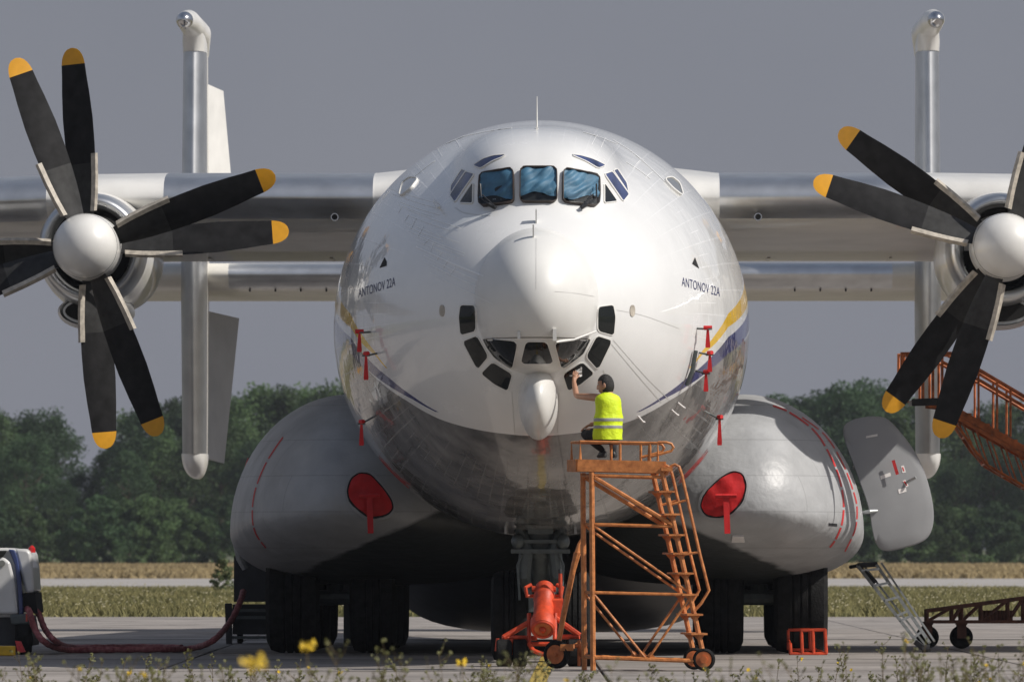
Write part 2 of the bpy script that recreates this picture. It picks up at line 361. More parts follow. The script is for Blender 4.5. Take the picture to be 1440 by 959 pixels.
def hull_paint():
    m = bpy.data.materials.new('fuselage_paint'); m.use_nodes = True; t = m.node_tree; N = t.nodes; b = N['Principled BSDF']
    lk = t.links.new
    def math_(op, a, c=None, cl=False):
        n = N.new('ShaderNodeMath'); n.operation = op; n.use_clamp = cl
        for i, x in enumerate((a, c)):
            if x is None: continue
            if isinstance(x, (int, float)): n.inputs[i].default_value = x
            else: lk(x, n.inputs[i])
        return n.outputs[0]
    def attr(nm):
        n = N.new('ShaderNodeAttribute'); n.attribute_name = nm; return n.outputs['Fac']
    def mix(f, a, c):
        n = N.new('ShaderNodeMix'); n.data_type = 'RGBA'; lk(f, n.inputs[0])
        for s_, x in ((n.inputs[6], a), (n.inputs[7], c)):
            if isinstance(x, tuple): s_.default_value = (*x, 1)
            else: lk(x, s_)
        return n.outputs[2]
    tc = N.new('ShaderNodeTexCoord'); sp = N.new('ShaderNodeSeparateXYZ'); lk(tc.outputs['Object'], sp.inputs[0])
    zz = math_('SUBTRACT', sp.outputs[2], ZC); th = math_('ARCTAN2', sp.outputs[0], zz); arc = math_('MULTIPLY', th, 3.0)
    cb = N.new('ShaderNodeCombineXYZ'); lk(sp.outputs[1], cb.inputs[0]); lk(arc, cb.inputs[1])
    def brick(sx, w_, h_, mort, off=0.5):
        n = N.new('ShaderNodeTexBrick'); n.inputs['Scale'].default_value = 1; n.inputs['Brick Width'].default_value = w_
        n.inputs['Row Height'].default_value = h_; n.inputs['Mortar Size'].default_value = mort; n.inputs['Mortar Smooth'].default_value = 0.2
        n.offset = off; lk(cb.outputs[0], n.inputs['Vector']); return n.outputs['Fac']
    big = brick(1, 1.35, 0.42, 0.011); small = brick(1, 0.45, 0.21, 0.008, 0.3)
    no = N.new('ShaderNodeTexNoise'); no.inputs['Scale'].default_value = 0.55; no.inputs['Detail'].default_value = 3; lk(tc.outputs['Object'], no.inputs['Vector'])
    mk = N.new('ShaderNodeMapRange'); mk.inputs[1].default_value = 0.50; mk.inputs[2].default_value = 0.58; lk(math_('SUBTRACT', no.outputs['Fac'], math_('MULTIPLY', sp.outputs[0], 0.03)), mk.inputs[0])
    # keep lines off the very nose
    ym = N.new('ShaderNodeMapRange'); ym.inputs[1].default_value = 3.0; ym.inputs[2].default_value = 4.6; lk(sp.outputs[1], ym.inputs[0])
    lines = math_('MULTIPLY', math_('MAXIMUM', math_('MULTIPLY', big, 0.5), math_('MULTIPLY', small, mk.outputs[0])), ym.outputs[0])
    n2 = N.new('ShaderNodeTexNoise'); n2.inputs['Scale'].default_value = 1.1; n2.inputs['Detail'].default_value = 8; n2.inputs['Roughness'].default_value = 0.65; lk(tc.outputs['Object'], n2.inputs['Vector'])
    white = mix(n2.outputs['Fac'], (0.70, 0.70, 0.69), (0.85, 0.85, 0.84))
    n3 = N.new('ShaderNodeMapping'); n3.inputs['Scale'].default_value = (1.6, 1.6, 0.35); lk(tc.outputs['Object'], n3.inputs[0])
    n4 = N.new('ShaderNodeTexNoise'); n4.inputs['Scale'].default_value = 1.5; n4.inputs['Detail'].default_value = 7; lk(n3.outputs[0], n4.inputs['Vector'])
    n4r = N.new('ShaderNodeMapRange'); n4r.inputs[1].default_value = .35; n4r.inputs[2].default_value = .65; lk(n4.outputs['Fac'], n4r.inputs[0]); grey = mix(n4r.outputs[0], (0.10, 0.097, 0.092), (0.26, 0.252, 0.24))
    def step(v):
        return math_('MULTIPLY_ADD', v, 200) if False else math_('ADD', math_('MULTIPLY', v, 120), 0.5, True)
    wl = mix(lines, white, (1.0, 1.0, 1.0))
    gl = mix(math_('MULTIPLY', lines, 0.35), grey, (0.50, 0.49, 0.47))
    c = mix(step(attr('belly')), gl, wl)
    c = mix(step(math_('MINIMUM', attr('blue_hi'), attr('blue_lo'))), c, (0.028, 0.032, 0.15)); c = mix(step(math_('MINIMUM', attr('yellow_hi'), attr('yellow_lo'))), c, (0.85, 0.52, 0.02))
    lk(c, b.inputs['Base Color'])
    rr = N.new('ShaderNodeMapRange'); rr.inputs[3].default_value = 0.16; rr.inputs[4].default_value = 0.34; lk(n2.outputs['Fac'], rr.inputs[0]); lk(rr.outputs[0], b.inputs['Roughness'])
    b.inputs['Coat Weight'].default_value = 0.85; b.inputs['Coat Roughness'].default_value = 0.035
    nb = N.new('ShaderNodeTexNoise'); nb.inputs['Scale'].default_value = 2.2; nb.inputs['Detail'].default_value = 2; lk(cb.outputs[0], nb.inputs['Vector'])
    hgt = math_('ADD', math_('MULTIPLY', nb.outputs['Fac'], math_('MULTIPLY', ym.outputs[0], 0.35)), math_('MULTIPLY', lines, 0.10))
    bp = N.new('ShaderNodeBump'); bp.inputs['Strength'].default_value = 0.40; bp.inputs['Distance'].default_value = 0.08; lk(hgt, bp.inputs['Height'])
    lk(bp.outputs[0], b.inputs['Normal']); lk(bp.outputs[0], b.inputs['Coat Normal'])
    return m
M['hull'] = hull_paint(); fme.materials.append(M['hull'])
fus = link(bpy.data.objects.new('fuselage', fme)); fus.parent = air; WM[fus.name] = ROOT

# --- radome and glazed nose: one ellipsoid split at the seam
RC = (0, 1.8, 5.0); RS = (0.86, 1.55, 1.02); ZS = L(757, 476, 1.0).z
def nose_piece(z0, z1, n=72, m=28):
    mb = MB(); rings = []
    for i in range(m + 1):
        z = z0 + (z1 - z0) * (1 - math.cos(math.pi * i / m)) / 2
        q = math.sqrt(max(1e-6, 1 - ((z - RC[2]) / RS[2]) ** 2))
        rings.append([(RS[0] * q * math.sin(2 * math.pi * j / n), RC[1] - RS[1] * q * math.cos(2 * math.pi * j / n), z) for j in range(n)])
    return mb.loft(rings, caps=True)
ra = nose_piece(ZS + 0.006, RC[2] + RS[2]); gn = nose_piece(RC[2] - RS[2], ZS - 0.006)
BV_R = BVHTree.FromPolygons([Vector(v) for v in ra.v + gn.v], ra.f + [tuple(i + len(ra.v) for i in f) for f in gn.f])
M['radome'] = mat('radome_paint', (0.72, 0.715, 0.69), 0.42, coat=0.2, var=0.05, scale=1.4)
radome = ra.build('radome', 'radome', air, local=True, smooth=50)
gnose = gn.build('nose_section', 'radome', air, local=True, smooth=50)
NOSE = [BV_H, BV_R]
# --- chin pod
pod = MB(); pod.ell((0.02, 2.0, L(757, 563, 1.3).z), (0.275, 1.0, 0.53), 40, 30)
pod.build('chin_pod', 'white', air, local=True, smooth=60)

# --- decals that follow a surface: panes, frames, paint
def rnd(poly, it=2, k=0.16):
    p = [Vector(q) for q in poly]
    for _ in range(it):
        o = []
        for i in range(len(p)):
            a, b = p[i], p[(i + 1) % len(p)]; o += [a.lerp(b, k), a.lerp(b, 1 - k)]
        p = o
    return p
def dense(p, step):
    o = []
    for i in range(len(p)):
        a, b = p[i], p[(i + 1) % len(p)]; n = max(1, int((b - a).length / step))
        o += [a.lerp(b, t / n) for t in range(n)]
    return o
def patch(poly, bvs, off, step=3.0, skirt=0.03, fold=None, mi=0, mb=None):
    mb = mb or MB(); b = dense(poly, step); n = len(b)
    xs = [p.x for p in b]; ys = [p.y for p in b]; inner = []
    gx = max(3, int((max(xs) - min(xs)) / step)); gy = max(3, int((max(ys) - min(ys)) / step))
    def inside(q):
        c = False; j = n - 1
        for i in range(n):
            if (b[i].y > q.y) != (b[j].y > q.y) and q.x < (b[j].x - b[i].x) * (q.y - b[i].y) / (b[j].y - b[i].y) + b[i].x: c = not c
            j = i
        return c
    for i in range(1, gx):
        for j in range(1, gy):
            q = Vector((min(xs) + (max(xs) - min(xs)) * i / gx, min(ys) + (max(ys) - min(ys)) * j / gy))
            if inside(q) and min((q - e_).length for e_ in b) > step * 0.4: inner.append(q)
    v, e_, f, *_ = geometry.delaunay_2d_cdt(b + inner, [(i, (i + 1) % n) for i in range(n)], [], 1, 1e-4)
    hs_ = [hit(p.x, p.y, bvs) for p in v]
    vs = [h_[0] + h_[1] * (off + (fold(p) if fold else 0)) for h_, p in zip(hs_, v)]
    mb.add(vs, [tuple(q) for q in f], mi)
    if skirt:
        hb = [hit(p.x, p.y, bvs) for p in b]
        t = [h_[0] + h_[1] * off for h_ in hb]; d = [h_[0] + h_[1] * (off - skirt) for h_ in hb]
        mb.add(t + d, [(i, (i + 1) % n, n + (i + 1) % n, n + i) for i in range(n)], mi)
    return mb
def grow(poly, w_):
    c = sum(poly, Vector((0, 0))) / len(poly); o = []
    ar = sum(poly[i].x * poly[(i + 1) % len(poly)].y - poly[(i + 1) % len(poly)].x * poly[i].y for i in range(len(poly)))
    s_ = 1 if ar > 0 else -1
    for i in range(len(poly)):
        t = (poly[(i + 1) % len(poly)] - poly[i - 1]).normalized(); o.append(poly[i] + Vector((t.y, -t.x)) * w_ * s_)
    return o
def ring(poly, w_, bvs, off, skirt, step=3.0):
    a = dense(poly, step); b = grow(a, w_); n = len(a); ha = [hit(p.x, p.y, bvs) for p in a]; hb = [hit(p.x, p.y, bvs) for p in b]
    A_ = [h_[0] + h_[1] * off for h_ in ha]; B_ = [h_[0] + h_[1] * off for h_ in hb]
    A2 = [h_[0] + h_[1] * (off - skirt) for h_ in ha]; B2 = [h_[0] + h_[1] * (off - skirt) for h_ in hb]
    fs = []
    for i in range(n):
        k = (i + 1) % n
        fs += [(i, k, n + k, n + i), (n + i, n + k, 3 * n + k, 3 * n + i), (i, 2 * n + i, 2 * n + k, k)]
    return MB().add(A_ + B_ + A2 + B2, fs)
def flat_pane(poly, bvs, off):
    P = [hit(p.x, p.y, bvs) for p in dense(poly, 4)]; c = sum((q[0] for q in P), Vector()) / len(P); n = sum((q[1] for q in P), Vector()).normalized()
    rise = max((q[0] - c).dot(n) for q in P); k = len(P)
    vs = [q[0] - n * ((q[0] - c).dot(n) - rise - off) for q in P]
    return MB().add(vs, [tuple(range(k))])
def window(poly, bvs, name='window', fm='wframe_w', pm='glass', curt=None, fw=1.6, r=2, off=0.012, parent=air, k=.13):
    p = rnd(poly, r, .085 if curt else k)
    fr = ring(p, fw if not curt else 1.0, bvs, off + (0.045 if curt else 0.004), (.09 if curt else .05)).build(name, fm, parent, local=True, smooth=40)
    if curt:
        patch(p, bvs, -0.0 + 0.002, skirt=0, step=5).build('backing', 'black', fr, local=True)
        ymax = max(q.y for q in p); ymin = min(q.y for q in p)
        cut = ymin + (ymax - ymin) * 0.76
        cp = [Vector((q.x, min(q.y, cut + 3 * math.sin(q.x * .13 + curt)))) for q in dense(p, 2.0)]
        cp = [q for i, q in enumerate(cp) if (q - cp[i - 1]).length > 0.3]
        fo = lambda q: 0.020 + 0.034 * noise.noise(Vector((q.x * .06 + curt * 9, q.y * .10 + q.x * .05, curt))) + 0.04 * abs(noise.noise(Vector((q.x * .05 + q.y * .07 + curt, q.y * .02 - q.x * .03, 3))))
        patch(cp, bvs, 0.004, step=1.5, skirt=0, fold=fo).build('curtain', 'curtain', fr, local=True, smooth=80)
        flat_pane(p, bvs, .012).build('pane', 'clear', fr, local=True)
    else:
        patch(p, bvs, off, skirt=0.02).build('pane', pm, fr, local=True, smooth=60)
    return fr
def clear_glass():
    m = bpy.data.materials.new('window_glass'); m.use_nodes = True; t = m.node_tree; t.nodes.clear()
    o = t.nodes.new('ShaderNodeOutputMaterial'); mx = t.nodes.new('ShaderNodeMixShader'); tr = t.nodes.new('ShaderNodeBsdfTransparent'); gl = t.nodes.new('ShaderNodeBsdfGlossy')
    gl.inputs['Roughness'].default_value = 0.03
    tr.inputs[0].default_value = (0.86, 0.92, 0.94, 1)
    mx.inputs[0].default_value = 0.05; t.links.new(tr.outputs[0], mx.inputs[1]); t.links.new(gl.outputs[0], mx.inputs[2]); t.links.new(mx.outputs[0], o.inputs[0]); return m
M['clear'] = clear_glass()
H = [BV_H]
# flight deck
window([(732.8, 238), (781.8, 238), (781.8, 285), (732.4, 285)], H, 'windscreen', 'wframe', curt=1.0, r=2)
window([(678.3, 245.7), (722, 239), (722.7, 285.5), (676.4, 291.4)], H, 'windscreen', 'wframe', curt=2.3)
window([(792, 239), (838.7, 247.6), (839.7, 291.4), (791, 284.6)], H, 'windscreen', 'wframe', curt=4.1)
for p in ([(665.7, 257.4), (664.7, 286), (647, 285.5)], [(849.4, 258.3), (867, 283.6), (850, 285.5)]): window(p, H, 'side_window', 'wframe_w', 'glass', r=1, fw=1.2, k=.06)
for p in ([(656, 242), (667, 245.5), (640, 284.5), (633.6, 275)], [(850, 245.5), (860, 242), (883.5, 274), (876, 283.5)], [(650.5, 239), (655, 241), (634.5, 271.5), (635.5, 262)], [(862.5, 240.5), (867, 238.5), (880, 258), (882.5, 270.5)]): window(p, H, 'side_window', 'wframe_w', 'bluewin', r=1, fw=1.2, k=.06)
for p in ([(666.7, 233), (680.3, 224.3), (693.9, 220), (710.8, 218.5), (705.5, 221.8), (692, 227.2), (676.4, 237)], [(803.7, 218.5), (816.4, 220), (832, 224.3), (841.7, 228.6), (850.4, 233), (840.7, 237), (824.2, 227.2)]): window(p, H, 'eyebrow_window', 'wframe_w', 'bluewin', r=1, fw=1.0)
# navigator's glazing
for p in ([(648, 429.4), (668.6, 429.8), (669.3, 465.4), (648, 471), (645.7, 446)], [(651, 480.3), (670.9, 472.2), (687, 501), (671.6, 519.3)],
          [(676.9, 525), (692.9, 509), (720.5, 526), (713.6, 549), (695.7, 540)], [(840.6, 432), (862, 429), (865, 446), (862.7, 471.6), (840.6, 465.4)],
          [(839, 472.2), (860.4, 479), (840.6, 519.7), (824, 501)], [(818.4, 509), (835, 525), (815, 541), (798.9, 549), (791.6, 526)],
          [(678.5, 475.5), (728.3, 479.8), (720.2, 519.3), (695.7, 503.2), (685.4, 489.4)], [(739.7, 480.3), (768.6, 480.7), (778.3, 510.8), (732.4, 511.2)],
          [(779.4, 480.3), (831, 475.5), (819.5, 498.6), (789.7, 519.3)]):
    window(p, NOSE, 'nose_window', 'wframe_w', 'glass', r=2, fw=1.3, off=.005, k=.11)
# wipers, probe masts, antenna
def lh(px, py, off=0.0, bvs=H):
    l, n = hit(px, py, bvs); return l + n * off
for (a, b, c, d) in (((692, 294), (683, 262), (684, 285), (699, 296)), ((820, 294), (831, 262), (831, 285), (815, 296))):
    mb = MB(); mb.tube([lh(*a, .10), lh(*c, .12), lh(*b, .10)], 0.012, 5); mb.tube([lh(*d, .05), lh(*a, .10)], 0.03, 6); mb.tube([lh(*d, .08), lh((a[0] + b[0]) / 2, (a[1] + b[1]) / 2, .13)], 0.012, 5)
    mb.build('wiper', 'darkmetal', air, local=True)
mb = MB(); p = lh(755, 181); mb.tube([p, p + Vector((0, 0.05, 0.45))], [0.014, 0.006], 6); mb.tube([p, p + Vector((0, -.1, 0))], .02, 6); mb.build('antenna', 'white', air, local=True)
for (px, py) in ((754, 312), (750, 333)):
    p = lh(px, py, 0, NOSE); mb = MB(); mb.bar(p + Vector((0, 0, -.02)), p + Vector((0, -.06, .17)), 0.02, 0.07, up=(0, 1, 0)); mb.build('blade_antenna', 'white', air, local=True)
for (px, py) in ((622, 437), (889, 437)):
    patch(rnd([(px - 3.5, py - 8), (px + 3.5, py - 8), (px + 3.5, py + 8), (px - 3.5, py + 8)], 2, .25), H, 0.01, step=2).build('static_port', 'strip', air, local=True)
for s_, (px, py) in ((-1, (574, 263)), (1, (946, 263))):
    q = [(px - 13 * s_ * -1 * -1, py)]; poly = [(px - s_ * -11, py - 9), (px - s_ * -2, py - 6), (px + s_ * -9, py + 11), (px + s_ * -12, py + 2)] if False else None
    pp = [(562, 277), (567, 258), (577, 251), (588, 252), (578, 265)] if s_ < 0 else [(934, 253), (944, 251), (954, 259), (959, 276), (946, 266)]
    ring(rnd(pp, 2), 1.4, H, 0.03, .05).build('lamp_rim', 'wframe_w', air, local=True); patch(rnd(pp, 2), H, 0.02).build('landing_lamp', 'lamp', air, local=True)
for pp in ([(534, 377), (541, 362), (544, 368), (544, 374)], [(973, 371), (977, 362), (983, 378), (977, 374)]):
    patch([Vector(q) for q in pp], H, 0.005, step=2, skirt=0).build('paint_mark', 'black', air, local=True)
# white fitting rail under the radome and wiper brackets
mb = MB(); mb.tube([lh(779, 476, .08, NOSE), lh(800, 473, .09, NOSE), lh(832, 464, .06, NOSE)], .014, 5); mb.box(lh(778, 468, .05, NOSE), (.05, .06, .16)); mb.build('nose_fitting', 'white', air, local=True)
MB().box(lh(731, 470, .03, NOSE), (.04, .04, .1)).build('nose_fitting', 'white', air, local=True)

M['seam'] = mat('panel_seam', (0.56, 0.555, 0.54), 0.5, var=0.1)
M['sealant'] = mat('white_sealant', (0.92, 0.92, 0.91), 0.3, coat=0.5, var=0.03)
# --- lettering on both cheeks
def lettering(txt, a, b, hgt, bvs, m='navy', shear=0.0, name='lettering'):
    c = bpy.data.curves.new('t', 'FONT'); c.body = txt; c.size = 1; c.space_character = 1.05
    to = link(bpy.data.objects.new('t', c)); dg = bpy.context.evaluated_depsgraph_get(); me = bpy.data.meshes.new_from_object(to.evaluated_get(dg))
    bm_ = bmesh.new(); bm_.from_mesh(me); bmesh.ops.triangulate(bm_, faces=bm_.faces); bmesh.ops.subdivide_edges(bm_, edges=bm_.edges, cuts=1)
    xs = [v.co.x for v in bm_.verts]; x0, x1 = min(xs), max(xs); ys = [v.co.y for v in bm_.verts]; H_ = max(ys)
    a = Vector(a); b = Vector(b); up = Vector((shear, -hgt))
    mb_ = MB(); vs = []
    for v in bm_.verts:
        q = a.lerp(b, (v.co.x - x0) / (x1 - x0)) + up * (v.co.y / H_); l, n = hit(q.x, q.y, bvs); vs.append(l + n * 0.004)
    bm_.verts.index_update(); mb_.add(vs, [tuple(v.index for v in f.verts) for f in bm_.faces]); bm_.free()
    bpy.data.objects.remove(to); bpy.data.meshes.remove(me); bpy.data.curves.remove(c)
    return mb_.build(name, m, air, local=True, smooth=0)
lettering('ANTONOV 22A', (958.5, 402), (1012, 417), 12.5, H)
lettering('ANTONOV 22A', (504, 419), (556, 402), 12.5, H)

# --- sponsons with main gear
def spon_rings(sg):
    rings = []
    ys = [14.3 + 4.5 * (1 - math.cos(math.pi / 2 * i / 22)) for i in range(1, 23)] + [22, 25, 28, 31, 33]
    for y in ys:
        if y <= 18.8: q = math.sqrt(max(0, 1 - ((18.8 - y) / 4.5) ** 2))
        elif y > 28: q = 1 - 0.16 * ((y - 28) / 5) ** 1.5
        else: q = 1
        k = min(1, max(0, (y - 14.3) / 4.5)); zc = 2.25 + (1.86 - 2.25) * k
        rg = []
        for j in range(72):
            t = 2 * math.pi * j / 72; ct, st = math.cos(t), math.sin(t)
            e_ = 2 / 1.96 if st > 0 else (2 / 2.1 if ct > 0 else 2 / 3.0)
            x = (1.88 if ct > 0 else 2.85) * math.copysign(abs(ct) ** e_, ct); z = (2.15 if st > 0 else 0.80) * math.copysign(abs(st) ** e_, st)
            rg.append((sg * (3.1 + x * q), y, zc + z * q))
        rings.append(rg)
    return rings
BV_S = []
def sponson_paint():
    m = mat('sponson_paint', (0.37, 0.375, 0.38), 0.44, var=0.12, scale=1.8, bump=0.40, bscale=2.4, spec=0.5); t = m.node_tree; b = t.nodes['Principled BSDF']; N = t.nodes
    for q in N:
        if q.type == 'BUMP': q.inputs['Distance'].default_value = 0.10
    src = b.inputs['Base Color'].links[0].from_socket
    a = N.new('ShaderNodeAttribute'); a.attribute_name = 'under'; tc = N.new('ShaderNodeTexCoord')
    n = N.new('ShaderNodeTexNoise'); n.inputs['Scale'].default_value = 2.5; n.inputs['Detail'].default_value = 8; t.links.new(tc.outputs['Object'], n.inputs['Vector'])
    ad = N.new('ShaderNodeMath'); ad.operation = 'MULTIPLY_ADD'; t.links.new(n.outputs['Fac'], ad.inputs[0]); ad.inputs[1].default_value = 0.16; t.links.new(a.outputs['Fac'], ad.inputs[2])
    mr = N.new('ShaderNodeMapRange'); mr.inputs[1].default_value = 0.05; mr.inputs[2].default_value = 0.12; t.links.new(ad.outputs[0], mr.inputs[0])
    mx = N.new('ShaderNodeMix'); mx.data_type = 'RGBA'; t.links.new(mr.outputs[0], mx.inputs[0]); mx.inputs[6].default_value = (0.03, 0.034, 0.033, 1)  # darker below the underside line, edge broken by noise
    # panel seams along and across
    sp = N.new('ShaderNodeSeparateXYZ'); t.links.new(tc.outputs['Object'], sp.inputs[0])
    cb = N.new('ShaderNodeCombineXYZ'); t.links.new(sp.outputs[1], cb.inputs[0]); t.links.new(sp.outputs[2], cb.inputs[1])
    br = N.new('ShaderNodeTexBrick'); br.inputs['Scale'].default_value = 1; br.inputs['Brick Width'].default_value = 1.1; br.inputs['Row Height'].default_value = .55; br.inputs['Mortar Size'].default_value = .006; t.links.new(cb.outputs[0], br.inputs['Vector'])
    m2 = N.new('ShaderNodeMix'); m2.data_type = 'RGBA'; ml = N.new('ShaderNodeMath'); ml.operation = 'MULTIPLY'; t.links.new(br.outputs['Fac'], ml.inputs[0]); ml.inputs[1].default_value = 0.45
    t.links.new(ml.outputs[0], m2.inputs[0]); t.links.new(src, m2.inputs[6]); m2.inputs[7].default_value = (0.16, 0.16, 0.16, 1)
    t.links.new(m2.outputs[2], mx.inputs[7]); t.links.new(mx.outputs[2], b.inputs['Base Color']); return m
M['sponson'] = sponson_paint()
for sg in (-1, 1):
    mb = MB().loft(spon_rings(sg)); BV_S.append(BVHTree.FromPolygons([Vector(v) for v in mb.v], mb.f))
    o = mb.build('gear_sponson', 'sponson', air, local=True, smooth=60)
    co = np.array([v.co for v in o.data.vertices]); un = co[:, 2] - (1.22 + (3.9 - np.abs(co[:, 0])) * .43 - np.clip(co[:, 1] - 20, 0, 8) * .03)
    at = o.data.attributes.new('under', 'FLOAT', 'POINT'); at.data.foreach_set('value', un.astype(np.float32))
wheel_mesh = None
def wheel_part(name, x, y, r, wd, parent=air, mats=('rubber', 'gear')):
    mb = MB(); hw = wd / 2
    prof = [(-hw * .55, r * .55), (-hw * .9, r * .62), (-hw, r * .80), (-hw * .85, r * .95), (-hw * .5, r), (-hw * .36, r), (-hw * .33, r - .03), (-hw * .27, r - .03), (-hw * .24, r), (-hw * .05, r), (-hw * .03, r - .03), (hw * .03, r - .03), (hw * .05, r), (hw * .24, r), (hw * .27, r - .03), (hw * .33, r - .03), (hw * .36, r), (hw * .5, r), (hw * .85, r * .95), (hw, r * .80), (hw * .9, r * .62), (hw * .55, r * .55)]
    mb.lathe(prof, (x, y, r), (1, 0, 0), 40)
    o = mb.build(name, mats[0], parent, local=True, smooth=40)
    MB().lathe([(-hw * .5, r * .56), (hw * .5, r * .56)], (x, y, r), (1, 0, 0), 24).build('hub', mats[1], o, local=True)
    return o
for sg in (-1, 1):
    for y in (18.6, 22.2, 25.8):
        for x, wd in ((2.72, .72), (3.97, .85)): wheel_part('main_wheel', sg * x, y, 0.87, wd)
    for y in (18.6, 22.2, 25.8):
        mb = MB(); mb.tube([(sg * 2.4, y, .87), (sg * 4.3, y, .87)], .12, 10); mb.tube([(sg * 3.33, y, .87), (sg * 3.33, y + .5, 1.9)], .14, 10)
        mb.build('main_gear_axle', 'gear', air, local=True)
for y in (18.7, 22.3): MB().box((-3.13, y, .86), (.13, .3, 1.5)).build('gear_leg', 'darkmetal', air, local=True)
# sponson warning lines, intake covers
def strip(pl, w_, bvs, m, name, off=0.004, parent=air, dash=None):
    pl = [Vector(p) for p in pl]; s_ = []
    for i in range(len(pl) - 1):
        for t in range(8):
            q = t / 8; p0 = pl[max(i - 1, 0)]; p1 = pl[i]; p2 = pl[i + 1]; p3 = pl[min(i + 2, len(pl) - 1)]
            s_.append(0.5 * ((2 * p1) + (p2 - p0) * q + (2 * p0 - 5 * p1 + 4 * p2 - p3) * q * q + (3 * p1 - p0 - 3 * p2 + p3) * q ** 3))
    s_.append(pl[-1]); mb = MB(); vs = []
    for i, p in enumerate(s_):
        t = (s_[min(i + 1, len(s_) - 1)] - s_[max(i - 1, 0)]).normalized(); n = Vector((-t.y, t.x)) * w_ / 2
        for q in (p - n, p + n):
            l, nn = hit(q.x, q.y, bvs); vs.append(l + nn * off)
    mb.add(vs, [(2 * i, 2 * i + 1, 2 * i + 3, 2 * i + 2) for i in range(len(s_) - 1) if not dash or i % dash])
    return mb.build(name, m, parent, local=True, smooth=60)
SR = [BV_S[1]]; SL = [BV_S[0]]
strip([(1085, 570), (1110, 580), (1145, 606), (1167, 640), (1180, 672), (1186, 705), (1184, 735), (1175, 758), (1166, 770)], 2.6, SR, 'redpaint', 'warning_line', dash=7)
strip([(1125, 585), (1160, 612), (1184, 650), (1199, 688), (1205, 715), (1202, 745), (1188, 775)], 2.0, SR, 'redpaint', 'warning_line', dash=6)
strip([(400, 612), (375, 650), (359, 690), (355, 725), (360, 750), (374, 770)], 2.0, SL, 'redpaint', 'warning_line', dash=7)
for pp, bv, lab in (([(487, 690), (492, 674), (505, 665), (520, 667), (535, 682), (550, 702), (553, 715), (545, 724), (520, 728), (500, 716), (489, 703)], SL + H, 'left'),
               ([(985, 712), (990, 695), (1010, 675), (1030, 663), (1045, 667), (1051, 683), (1046, 705), (1030, 722), (1010, 727), (992, 724)], SR + H, 'right')):
    p = rnd(pp, 2, .2)
    ring(p, 3.2, bv, 0.05, .09).build('intake_lip', 'grey', air, local=True, smooth=50)
    ring(grow(dense(p, 3), -2.4), 2.4, bv, 0.035, .06).build('intake_gap', 'black', air, local=True, smooth=50)
    c = sum(p, Vector((0, 0))) / len(p)
    q = grow(dense(p, 3), -2.4)
    mb = patch(q, bv, 0.05, step=4, skirt=.03, fold=lambda s_: 0.03 * noise.noise(Vector((s_.x * .06, s_.y * .06, 1))))
    l, n = hit(c.x, c.y, bv)
    lw = ROOT @ l
    mb.v = [tuple(ROOT @ Vector(v)) for v in mb.v]
    t = thing('intake_cover', 'red fabric intake cover in the shaded sponson at the left' if lab == 'left' else 'bright red intake cover in the sunlit sponson behind the orange stairs', 'cover', lw, 'red intake covers')
    mb.build('cover', 'red', t, smooth=60)
    mb = MB(); a = lw + Vector((.02, -.12, -.02)); mb.tube([a + Vector((-.16, 0, .02)), a + Vector((.16, -.02, .02))], .035, 6); mb.bar(a, a + Vector((.02, -.05, -.55)), .09, .02, up=(0, 1, 0)); mb.build('strap', 'red', t)
# small placards on the sponson
patch([Vector(q) for q in ((1165, 735), (1177, 736), (1177, 740), (1165, 739))], SR, .004, step=3, skirt=0).build('placard', 'darkmetal', air, local=True)
patch([Vector(q) for q in ((1030, 752), (1046, 752), (1047, 760), (1029, 760))], SR, .03, step=3).build('lamp_glass', 'plate', air, local=True)

for pl in ([(754, 336), (754, 372), (754, 407)], [(780, 410), (806, 412), (836, 417)], [(867, 436), (905, 444), (955, 462)], [(858, 482), (900, 532), (930, 566)], [(862, 478), (908, 530), (941, 562)],
           [(720, 550), (722, 580), (724, 610)], [(786, 552), (785, 580), (784, 608)],
           [(848, 520), (858, 545), (864, 565)], [(640, 292), (655, 300), (690, 304)]):
    strip(pl, 0.8, NOSE, 'seam', 'panel_seam', off=.003)
rs_ = random.Random(4)
for i in range(17):
    x0 = 552 + i * 3.5 + rs_.uniform(-6, 6); yy = 268 + i * 7.2 + rs_.uniform(-3, 3); ln = rs_.uniform(45, 95); dx, dy = ln, ln * (.40 + .012 * (i - 8))
    strip([(x0, yy), (x0 + dx / 2, yy + dy / 2 + 1), (x0 + dx, yy + dy)], rs_.choice((.7, .8, 1.0, 1.6)), NOSE, 'sealant', 'sealing_strip', off=.008)
for i in range(9):
    x0 = 560 + i * 9; yy = 300 + i * 11; strip([(x0, yy), (x0 + rs_.uniform(4, 9), yy - rs_.uniform(9, 16))], .8, NOSE, 'sealant', 'sealing_strip', off=.008)
for (ax_, ay_, bx_, by_) in ((560, 245, 600, 216), (600, 216, 652, 192), (652, 192, 720, 180), (572, 258, 612, 226), (820, 186, 868, 203), (862, 197, 905, 226), (890, 215, 935, 256), (880, 228, 915, 252), (612, 205, 622, 220), (640, 196, 647, 207), (585, 230, 596, 244), (840, 190, 832, 204), (852, 194, 845, 208), (900, 226, 890, 238), (918, 242, 908, 250)):
    strip([(ax_, ay_), ((ax_ + bx_) / 2, (ay_ + by_) / 2 - 1), (bx_, by_)], .8, H, 'sealant', 'sealing_strip', off=.006)
